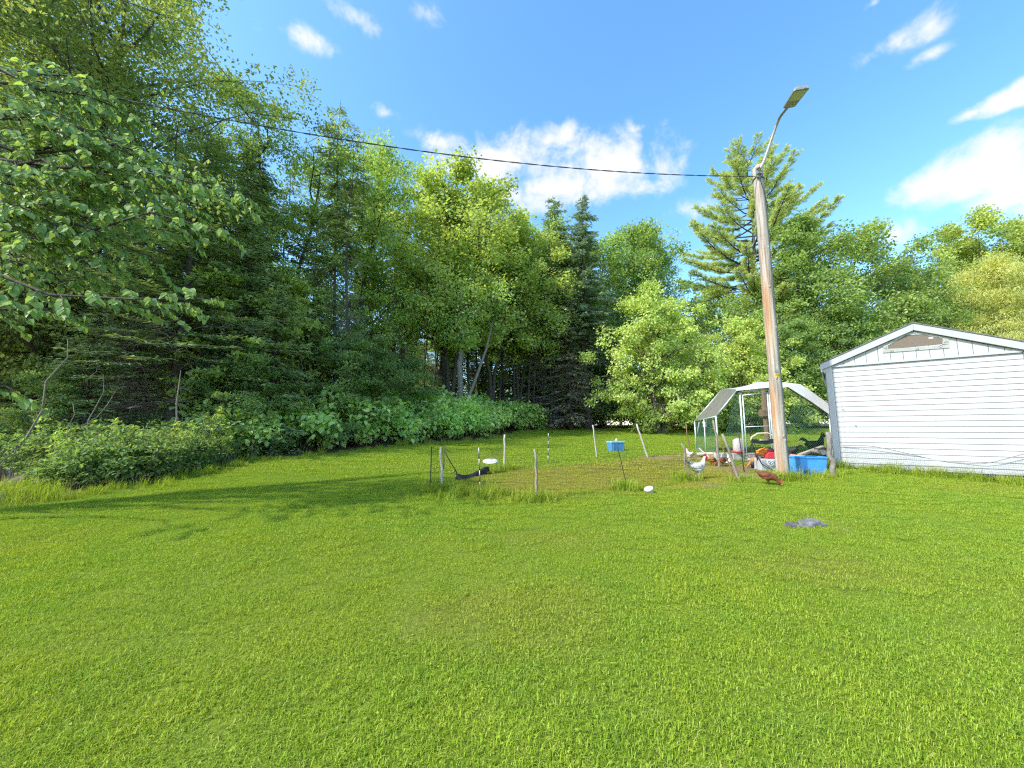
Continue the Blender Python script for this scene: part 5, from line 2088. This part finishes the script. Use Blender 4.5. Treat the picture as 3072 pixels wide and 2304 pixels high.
zt2 = lambda a, b: (2230+a/7.373, 1270+b/7.373)
M['pink_red'] = pm('red_handle', (.62, .16, .13), (.70, .30, .25), 9, .5, .05)
bar('plank', at(*zt2(1240, 700), 9.25), at(*zt2(1760, 515), 9.7), .05, 'stick', 'long pale plank propped up behind the blue tub', 'plank', flat=.09)
bar('tool_handle', at(*zt2(1030, 700), 9.0), at(*zt2(1480, 735), 8.9), .018, 'pink_red', 'faded red tool handle lying behind the rim of the blue tub', 'handle')
bar('bough', at(*zt2(1560, 560), 9.3), at(*zt2(1890, 565), 9.1), .022, 'bark_dark', 'dark crooked bough resting behind the tub', 'bough')
lg = at(*zt2(1770, 640), 9.15)
for (dx, dz, r_, l_, lab) in [(0, 0, .062, .3, 'sawn log with a pale round end lying behind the blue tub'), (-.11, .01, .04, .3, 'thinner log left of the sawn pale log'), (.10, -.01, .05, .25, 'reddish log end right of the sawn pale log')]:
    m = MB().tube([(0, 0, 0), (.05, l_, 0)], [r_, r_], 14)
    o = tag(m.build('log', M['stick' if dx == 0 else ('bark_grey' if dx < 0 else 'stick_brown')], None, smooth=False), lab, 'log')
    o.location = lg+Vector((dx, 0, dz))
pb0 = G(*zt2(1120, 1040))
for i in range(4):
    o = tag(MB().box((0, 0, 0), (.42+.05*i, .09, .025), Matrix.Rotation(.05*i-.1, 3, 'Z')).build('board', M['stick'], None, bevel=.003),
            ['lowest', 'second lowest', 'third', 'topmost'][i]+' pale board in the small stack between pole and blue tub', 'board', 'boards stacked by the pole')
    o.location = pb0+Vector((.05*i, .08+.1*i, .02+.028*i))

# ================================================================ mower
mw = gp(2300, 9.15)
M['mower_grey'] = pm('mower_bag', (.36, .37, .39), (.43, .44, .45), 12, .6, .2, .004)
M['tan'] = pm('grip_foam', (.55, .42, .30), (.66, .53, .40), 12, .6, .1)
mow = thing('lawn_mower', mw, 'push mower with grey rear bag and black handle standing behind the pole', 'lawn mower')
def mp_(px, py, dY=0.0):
    return at(px, py, mw.y+dY)-mw
zm = lambda a, b: (2230+a/7.373, 1270+b/7.373)
bagp = MB()
c0, c1 = mp_(*zm(385, 790)), mp_(*zm(770, 790))
g0, g1 = mp_(*zm(400, 1055)), mp_(*zm(760, 1075))
bagp.add([tuple(q+Vector((0, dy, 0))) for dy in (0, .42) for q in (g0, g1, c1, c0)], [(0, 1, 2, 3), (7, 6, 5, 4), (0, 4, 5, 1), (1, 5, 6, 2), (2, 6, 7, 3), (3, 7, 4, 0)])
bag = bagp.build('grass_bag', M['mower_grey'], mow, bevel=.02)
bw = c1.x-c0.x
em = MB()
pc = mp_(*zm(590, 865))
em.prism([(pc.x-.11, pc.z+.065), (pc.x+.11, pc.z+.065), (pc.x+.075, pc.z-.055), (pc.x+.02, pc.z-.085), (pc.x-.045, pc.z-.06)], -.012, -.003)
em.build('badge', M['white_plastic'], bag)
em = MB()
for s in (-1, 1):
    em.tube([(pc.x, -.016, pc.z-.05), (pc.x+s*.04, -.016, pc.z-.01), (pc.x+s*.07, -.016, pc.z+.02), (pc.x+s*.05, -.016, pc.z+.04), (pc.x+s*.015, -.016, pc.z+.02)], .008, 6)
em.build('badge_wings', M['tan'], bag, smooth=True)
em = MB()
em.prism([(pc.x-.016, pc.z+.01), (pc.x+.016, pc.z+.01), (pc.x+.01, pc.z-.03), (pc.x-.01, pc.z-.03)], -.02, -.0125)
em.build('badge_shield', M['blue_box'], bag)
em = MB()
em.tube([(c0.x+.03, -.012, c0.z-.05), (pc.x-.08, -.012, pc.z-.06), (pc.x, -.012, pc.z-.125), (pc.x+.09, -.012, pc.z-.08), (pc.x+.13, -.012, pc.z+.06)], .006, 6)
em.build('bag_seam', M['grey_dark'], bag, smooth=True)
MB().box((.40, .66, .24), (.50, .62, .14), Matrix.Rotation(-.58, 3, 'Z')).build('deck', M['black_plastic'], mow, bevel=.03)
MB().lathe([(.16, 0), (.17, .05), (.15, .14), (.07, .18), (.01, .185)], 18, (.44, .7, .31)).build('engine_cover', M['black_plastic'], mow, smooth=True)
for xo, yo, rr in ((-.30, .34, .115), (.30, .34, .115), (-.29, .95, .1), (.29, .95, .1)):
    wh = link(bpy.data.objects.new('wheel', None), mow)
    wh.location = (xo+.62*yo-.1, yo, rr)
    wh.rotation_euler = (0, 0, -.58)
    m = MB().tube([(-.028, 0, 0), (.028, 0, 0)], rr, 18)
    m.build('tyre', M['black_plastic'], wh, bevel=.01)
    MB().tube([(-.032, 0, 0), (.032, 0, 0)], rr*.55, 14).build('rim', M['grey_dark'], wh, bevel=.004)
hl0, hl1 = mp_(*zm(175, 400), .0), mp_(*zm(330, 840), .12)
hr0 = Vector((-hl0.x+.02, hl0.y, hl0.z))
hr1 = Vector((-hl1.x+.02, hl1.y, hl1.z))
M['blacktube'] = pm('black_tube', (.02, .02, .022), (.04, .04, .042), 20, .35, .0, metal=.3)
m = MB().tube([hl0, hl0.lerp(hl1, .5)+Vector((.01, 0, 0)), hl1, Vector((.06, .5, .2))], .015, 8)
m.build('handle_tube', M['blacktube'], mow, smooth=True)
MB().tube([hr0, hr0.lerp(hr1, .5), hr1, Vector((.5, .5, .2))], .015, 8).build('handle_tube', M['blacktube'], mow, smooth=True)
bar_ = [mp_(*zm(165, 380)), mp_(*zm(180, 310)), mp_(*zm(310, 225)), mp_(*zm(540, 215)), mp_(*zm(660, 275)), mp_(*zm(700, 380))]
MB().tube(bar_, .018, 8).build('grip', M['tan'], mow, smooth=True)
pan = [zm(180, 350), zm(300, 350), zm(340, 385), zm(540, 385), zm(590, 345), zm(700, 340), zm(700, 430), zm(480, 470), zm(260, 440), zm(185, 425)]
pp = [mp_(*q) for q in pan]
MB().prism([(p.x, p.z) for p in pp], -.02, .05).build('control_panel', M['black_plastic'], mow, bevel=.008)
q0, q1 = mp_(*zm(340, 372)), mp_(*zm(540, 372))
MB().tube([q0+Vector((0, -.03, 0)), q1+Vector((0, -.03, 0))], .013, 8).build('control_bar', M['grey_metal'], mow, smooth=True)
m = MB().tube([mp_(*zm(270, 640), -.03), mp_(*zm(400, 890), -.04), mp_(*zm(560, 990), -.05), mp_(*zm(740, 1100), -.06)], .011, 7)
m.build('brace_rod', M['blacktube'], mow, smooth=True)
MB().tube([mp_(*zm(240, 430)), mp_(*zm(270, 500), .02), mp_(*zm(390, 490), .05)], .006, 6).build('cable', M['black_plastic'], mow, smooth=True)
# fuel can on top of the mower bag
gc = at(*zm(610, 775), mw.y+.14)
M['red'] = pm('red_plastic', (.55, .03, .035), (.66, .06, .06), 12, .4, .1)
can = thing('fuel_can', gc, 'red plastic fuel can sitting on the mower bag', 'fuel can')
MB().prism([(-.13, 0), (.15, 0), (.15, .12), (.10, .15), (-.08, .15), (-.13, .10)], -.07, .07).build('body', M['red'], can, bevel=.018)
MB().tube([(-.06, 0, .145), (-.06, 0, .19), (.05, 0, .19), (.07, 0, .145)], .016, 8).build('handle', M['red'], can, smooth=True)
MB().tube([(.10, 0, .10), (.14, -.02, .17)], .02, 9).build('cap', M['black_plastic'], can)
oc = at(*zm(420, 640), mw.y+.22)
M['orange'] = pm('orange_cord', (.75, .23, .03), (.85, .32, .06), 12, .5, .05)
m = MB()
r_ = np.random.default_rng(4)
for q in range(7):
    a0_ = r_.uniform(0, 6)
    rx, rz_ = r_.uniform(.07, .15), r_.uniform(.03, .06)
    m.tube([(rx*math.cos(a), .05*math.sin(a*1.5+q)+r_.normal()*.01, rz_*math.sin(a+.2*q)+.01*q) for a in np.linspace(a0_, a0_+6.0, 18)], .012, 6)
o = tag(m.build('orange_cord', M['orange'], None, smooth=True), 'tangle of orange cord heaped on the mower left of the fuel can', 'cord')
o.location = oc

# ================================================================ feeder, blocks, planks inside the run
M['concrete'] = pm('concrete', (.36, .34, .30), (.52, .50, .46), 18, .95, .5, .006)
def at_floor(px, py, Y):
    p = at(px, py, Y)
    return p
cb0 = gp(2163, 10.9)
for i, (dx, dy, lab) in enumerate([(0, 0, 'left hollow concrete block at the foot of the run wire'), (.43, -.03, 'middle concrete block carrying the poultry feeder'), (.84, -.05, 'right concrete block beside the run door')]):
    root = thing('concrete_block', cb0+Vector((dx, dy, 0)), lab, 'block', 'concrete blocks in the run', rz=.03*i)
    m = MB()
    for yy in (-.075, .075):
        m.box((0, yy, .1), (.4, .045, .2))
    for xx_ in (-.18, 0, .18):
        m.box((xx_, 0, .1), (.04, .108, .198))
    m.build('block', M['concrete'], root, bevel=.004)
fd = cb0+Vector((.43, -.03, .205))
M['jar'] = pm('feeder_jar', (.50, .44, .45), (.58, .52, .52), 8, .35, .05)
root = thing('poultry_feeder', fd, 'grey plastic poultry feeder on a red tray inside the run', 'feeder')
MB().lathe([(.13, .05), (.135, .06), (.128, .36), (.12, .385), (.05, .40), (.004, .405)], 20).build('hopper', M['jar'], root, smooth=True)
MB().lathe([(.16, 0), (.19, .015), (.195, .055), (.185, .055), (.175, .02), (.004, .018)], 22).build('tray', M['red'], root, smooth=True)
bar('timber', at(*z85(430, 945), 11.6), at(*z85(920, 925), 11.2), .06, 'stick_white', 'long pale timber lying along the base of the run', 'timber', flat=.11)
bar('grey_board', at(*z85(650, 1040), 11.3), at(*z85(920, 1040), 11.0), .16, 'stick_grey', 'wide grey board standing on edge left of the concrete blocks', 'board', flat=.03)
stk0, stk1 = at(*z85(480, 800), 10.9), G(*z85(900, 1175))
bar('thin_pole', stk1, stk0, .018, 'stick_white', 'thin pale pole lying slantwise from the run corner down to the ground', 'pole')
bw_ = G(*z85(1160, 1195))
m = MB().lathe([(.07, 0), (.10, .03), (.135, .12), (.14, .125), (.13, .125), (.09, .03), (.003, .02)], 20)
o = tag(m.build('white_bowl', M['white_plastic'], None, smooth=True), 'white bowl tipped on its side before the concrete blocks', 'bowl')
o.location = bw_+Vector((0, .1, .11))
o.rotation_euler = (1.25, .2, .1)
for i in range(4):
    o = tag(MB().box((0, 0, 0), (.52-.03*i, .10, .03), Matrix.Rotation(.06*(i-1), 3, 'Z')).build('plank', M['stick_grey'], None, bevel=.003),
            ['bottom', 'second', 'third', 'top'][i]+' weathered plank in the low stack right of the run door', 'plank', 'planks stacked by the run door')
    o.location = gp(2262, 10.1)+Vector((0, .02*i, .02+.075*i))

# ================================================================ poultry
def skinned(name, verts, edges, mat, sub=2):
    me = bpy.data.meshes.new(name)
    me.from_pydata([v[0] for v in verts], edges, [])
    o = bpy.data.objects.new(name, me)
    COL.objects.link(o)
    o.modifiers.new('skin', 'SKIN')
    lay = me.skin_vertices[0].data
    for i, v in enumerate(verts):
        r = v[1]
        g_ = 1.18 if (r if isinstance(r, (int, float)) else r[0]) > .03 else 1.0
        lay[i].radius = (r*g_, r*g_) if isinstance(r, (int, float)) else (r[0]*g_, r[1]*g_)
        lay[i].use_root = (i == 0)
    s = o.modifiers.new('sub', 'SUBSURF')
    s.levels = s.render_levels = sub
    dg = bpy.context.evaluated_depsgraph_get()
    m2 = bpy.data.meshes.new_from_object(o.evaluated_get(dg))
    m2.name = name
    bpy.data.objects.remove(o, do_unlink=True)
    m2.materials.clear()
    m2.materials.append(mat)
    for p in m2.polygons:
        p.use_smooth = True
    return m2


def feathers(name, c1, c2, c3=None, scale=26):
    k = NT(name)
    v = k.n('ShaderNodeTexVoronoi')
    v.inputs['Scale'].default_value = scale*1.6
    mpn = k.n('ShaderNodeMapping')
    mpn.inputs['Scale'].default_value = (.6, 1, 1)
    k.l(k.n('ShaderNodeTexCoord').outputs['Object'], mpn.inputs[0])
    k.l(mpn.outputs[0], v.inputs['Vector'])
    n = k.noise(9, 5)
    c = k.ramp(n, [(.35, c1), (.65, c2)])
    if c3:
        c = k.mix(k.ramp(k.noise(17, 3), [(.56, (0, 0, 0)), (.64, (1, 1, 1))]), c, c3)
    k.l(k.mix(k.ramp(v.outputs['Distance'], [(.25, (0, 0, 0)), (.6, (.55, .55, .55))]), c, k.mix(1.0, c, (.45, .42, .4), 'MULTIPLY')), k.b.inputs['Base Color'])
    k.b.inputs['Roughness'].default_value = .7
    k.bump(v.outputs['Distance'], .5, .006)
    return k.m


M['comb'] = pm('comb_red', (.36, .018, .018), (.46, .035, .03), 14, .5, .2, .003)
M['leg_yellow'] = pm('leg_scale', (.55, .36, .10), (.65, .44, .14), 30, .6, .2, .001)
M['beak'] = pm('beak_horn', (.42, .28, .10), (.50, .34, .14), 20, .4, 0)
M['f_white'] = feathers('feather_white', (.58, .55, .52), (.68, .66, .63), (.36, .33, .30))
M['f_dark'] = feathers('feather_tail', (.03, .035, .035), (.22, .22, .22))
M['f_rust'] = feathers('feather_rust', (.13, .034, .011), (.22, .066, .02))
M['f_buff'] = feathers('feather_buff', (.34, .15, .035), (.46, .24, .07))
M['f_black'] = feathers('feather_black', (.008, .010, .011), (.02, .026, .026))

POSE = {
    # along x: tail at minus, head at plus; z is up, feet on z = 0; unit bird 0.50 m tall when upright
    'up': dict(spine=[((0, 0, .25), (.088, .094)), ((-.075, 0, .262), (.072, .078)), ((-.14, 0, .30), (.042, .045)), ((-.175, 0, .335), .02)],
               front=[((.075, 0, .258), (.082, .088)), ((.125, 0, .30), (.055, .06)), ((.150, 0, .36), .036), ((.165, 0, .415), .029), ((.182, 0, .447), .031), ((.212, 0, .447), .019)], beak=((.225, 0, .443), (.258, 0, .432)), headc=(.188, 0, .452)),
    'peck': dict(spine=[((0, 0, .22), (.092, .094)), ((-.08, 0, .225), (.074, .076)), ((-.145, 0, .245), (.045, .046)), ((-.185, 0, .27), .02)],
                 front=[((.085, 0, .20), (.078, .082)), ((.14, 0, .165), .052), ((.18, 0, .125), .036), ((.208, 0, .092), .03), ((.226, 0, .072), .03), ((.244, 0, .052), .019)], beak=((.25, 0, .045), (.270, 0, .018)), headc=(.228, 0, .075)),
}
_pro = {}


def bird(kind, pose, mat, tailmat, tail=.16, comb=1.0):
    sp_ = POSE[pose]
    key = pose
    if (key, mat) not in _pro:
        v = list(sp_['spine'])
        e = [(0, 1), (1, 2), (2, 3)]
        last = 0
        for q in sp_['front']:
            v.append(q)
            e.append((last, len(v)-1))
            last = len(v)-1
        hz = sp_['spine'][0][0][2]
        for s in (-1, 1):
            b = len(v)
            v += [((.005, s*.048, hz-.075), .038), ((.015, s*.05, hz-.12), .02), ((-.004, s*.05, max(hz-.165, .07)), .0085), ((.004, s*.05, .014), .0075), ((.04, s*.055, .008), .005)]
            e += [(0, b), (b, b+1), (b+1, b+2), (b+2, b+3), (b+3, b+4)]
        _pro[(key, mat)] = skinned('body', v, e, M[mat])
    root = thing(kind, (0, 0, 0), '', 'rooster' if kind == 'rooster' else 'hen')
    link(bpy.data.objects.new('body', _pro[(key, mat)]), root)
    s0, s1 = Vector(sp_['spine'][2][0]), Vector(sp_['spine'][3][0])
    # tail: a fan of curved feathers
    m = MB()
    td = (s1-s0).normalized()
    for i in range(9):
        a = (i-4)/4
        d = (Vector((-.7, a*.22, .75+.25*math.cos(a*2)))+td*.3).normalized()
        L1 = tail*(1-.25*abs(a))
        p0 = s0+Vector((.01, a*.018, 0))
        pts = [p0, p0+d*L1*.5, p0+d*L1*.85+Vector((-.03, 0, -.012))*(tail/.16), p0+d*L1+Vector((-.07, 0, -.05))*(tail/.16)]
        m.tube(pts, [.014, .021, .018, .004], 6, flat=.28)
    m.build('tail', M[tailmat], root, smooth=True)
    hz = sp_['spine'][0][0][2]
    for s in (-1, 1):
        m = MB()
        m.tube([(.075, s*.082, hz+.028), (.02, s*.098, hz+.018), (-.06, s*.090, hz+.01), (-.13, s*.062, hz+.022), (-.165, s*.04, hz+.035)], [.022, .052, .05, .03, .006], 10, flat=1)
        V = m.V[0]
        V[:, 1] = s*(.075+(np.abs(V[:, 1])-.075)*.42)
        m.build('wing', M[mat], root, smooth=True)
    hc = Vector(sp_['headc'])
    b0, b1 = Vector(sp_['beak'][0]), Vector(sp_['beak'][1])
    MB().tube([b0-(b1-b0)*.3, b0, b1], [.013, .011, .001], 8).build('beak', M['beak'], root, smooth=True)
    f = (b1-b0).normalized()
    upv = Vector((0, 1, 0)).cross(f)*-1
    if upv.z < 0 and pose == 'up':
        upv = -upv
    m = MB()
    pts = []
    for i in range(7):
        u = i/6
        pts.append((hc+f*(.032-.075*u)+upv*(.022+(.012+.022*math.sin(PI*u))*comb*(1 if i % 2 else .55))))
    base = [hc+f*(.032-.075*i/6)+upv*.012 for i in range(7)]
    Vc = [tuple(p+Vector((0, s*.006, 0))) for s in (-1, 1) for p in base+pts]
    fs = []
    for i in range(6):
        fs += [(i, i+1, 8+i, 7+i), (14+i+1, 14+i, 21+i, 22+i), (7+i, 8+i, 22+i, 21+i)]
    m.add(Vc, fs)
    m.build('comb', M['comb'], root)
    m = MB()
    for s in (-1, 1):
        m.tube([b0-f*.012+Vector((0, s*.012, -.008)), b0-f*.014+Vector((0, s*.014, -.03*comb-.005)), b0-f*.012+Vector((0, s*.013, -.05*comb))], [.007, .012*comb**.5, .004], 7)
    m.build('wattle', M['comb'], root, smooth=True)
    m = MB()
    for s in (-1, 1):
        m.tube([hc+f*.012+Vector((0, s*.020, .004)), hc+f*.012+Vector((0, s*.0315, .005))], .0055, 8)
    m.build('eye', M['black_plastic'], root, smooth=True)
    if comb > 1:
        m = MB()
        for s in (-1, 1):
            m.tube([hc+f*.012+Vector((0, s*.018, -.004)), hc+f*.012+Vector((0, s*.0295, -.004))], [.026, .02], 10)
        m.build('face', M['comb'], root, smooth=True)
    return root


def put(b, px, py, s, rz, lab, group=None, Y=None):
    p = G(px, py) if Y is None else gp(px, Y)
    b.location = p
    b.rotation_euler = (0, 0, rz)
    b.scale = (s, s, s)
    b['label'] = lab
    if group:
        b['group'] = group
    return b


put(bird('rooster', 'up', 'f_white', 'f_dark', .17, 1.7), 2093, 1438, 1.02, .12, 'white rooster with red comb and dark tail striding right in the pen')
put(bird('hen', 'up', 'f_white', 'f_white', .10, .6), 2071, 1383, .72, 1.75, 'white hen seen from behind beyond the rooster')
put(bird('hen', 'peck', 'f_rust', 'f_rust', .10, .8), 2304, 1456, .88, -.75, 'rust red hen pecking at the foot of the utility pole')
put(bird('hen', 'up', 'f_black', 'f_black', .17, .9), 2440, 1372, 1.5, .1, 'black hen with raised tail inside the run behind the blue tub', Y=11.2)
put(bird('hen', 'up', 'f_black', 'f_black', .17, .7), 2364, 1372, 1.15, 2.0, 'black hen half hidden by the pole', Y=10.6)
put(bird('hen', 'peck', 'f_black', 'f_black', .12, .7), 2376, 1398, .72, .4, 'small dark hen pecking among the boards right of the pole', Y=9.7)
put(bird('hen', 'peck', 'f_buff', 'f_buff', .09, .7), 2263, 1402, .92, PI-.1, 'buff hen with dark head pecking beside the mower wheel', Y=9.45)
put(bird('hen', 'peck', 'f_buff', 'f_buff', .09, .7), 2129, 1400, .74, .1, 'pale buff hen crouching left of the tall pale stake', Y=10.0)
put(bird('hen', 'peck', 'f_rust', 'f_buff', .09, .8), 2162, 1398, .74, PI*.9, 'orange-brown hen pecking by the white bowl', Y=9.85)

# tufts of long grass at posts and along the shed
rng = np.random.default_rng(77)
T = []
for (px, py, n, s) in [(2349, 1440, 26, .13), (1325, 1474, 26, .2), (1614, 1502, 14, .15), (1882, 1470, 16, .13), (2069, 1444, 12, .12), (1441, 1482, 10, .18), (1372, 1484, 14, .22), (1450, 1494, 14, .2),
                       (1513, 1411, 10, .14), (2490, 1434, 14, .15), (2216, 1444, 5, .08), (2395, 1436, 6, .1)]:
    g0 = G(px, py)
    for _ in range(n):
        T.append((g0.x+rng.normal()*s, g0.y+rng.normal()*s*.6, 1.0))
for i in range(46):
    p = gp(rng.uniform(0, 190), rng.uniform(6.3, 7.0))
    T.append((p.x, p.y, 1.15))
for i in range(170):
    u = rng.random()
    p = SO+Vector((wv.x, wv.y, 0))*(u*(SW+1.5)-.05)-Vector((-wv.y, wv.x, 0))*abs(rng.normal()*.16+.06)
    T.append((p.x, p.y, 1.0))
fl = [ST[q][1] for q in 'abdhi']
for a, b_ in zip(fl[:-1], fl[1:]):
    for i in range(26):
        p = a.lerp(b_, rng.random())
        T.append((p.x+rng.normal()*.05, p.y+rng.normal()*.05, .55))
T = np.array(T)
scatter('tall_grass', np.stack([T[:, 0], T[:, 1], gz(T[:, 0], T[:, 1])], 1), tall_v, rng.uniform(.4, .95, len(T))*T[:, 2], rng.random(len(T))*.35,
        'long grass left standing round the posts and along the shed', 9)
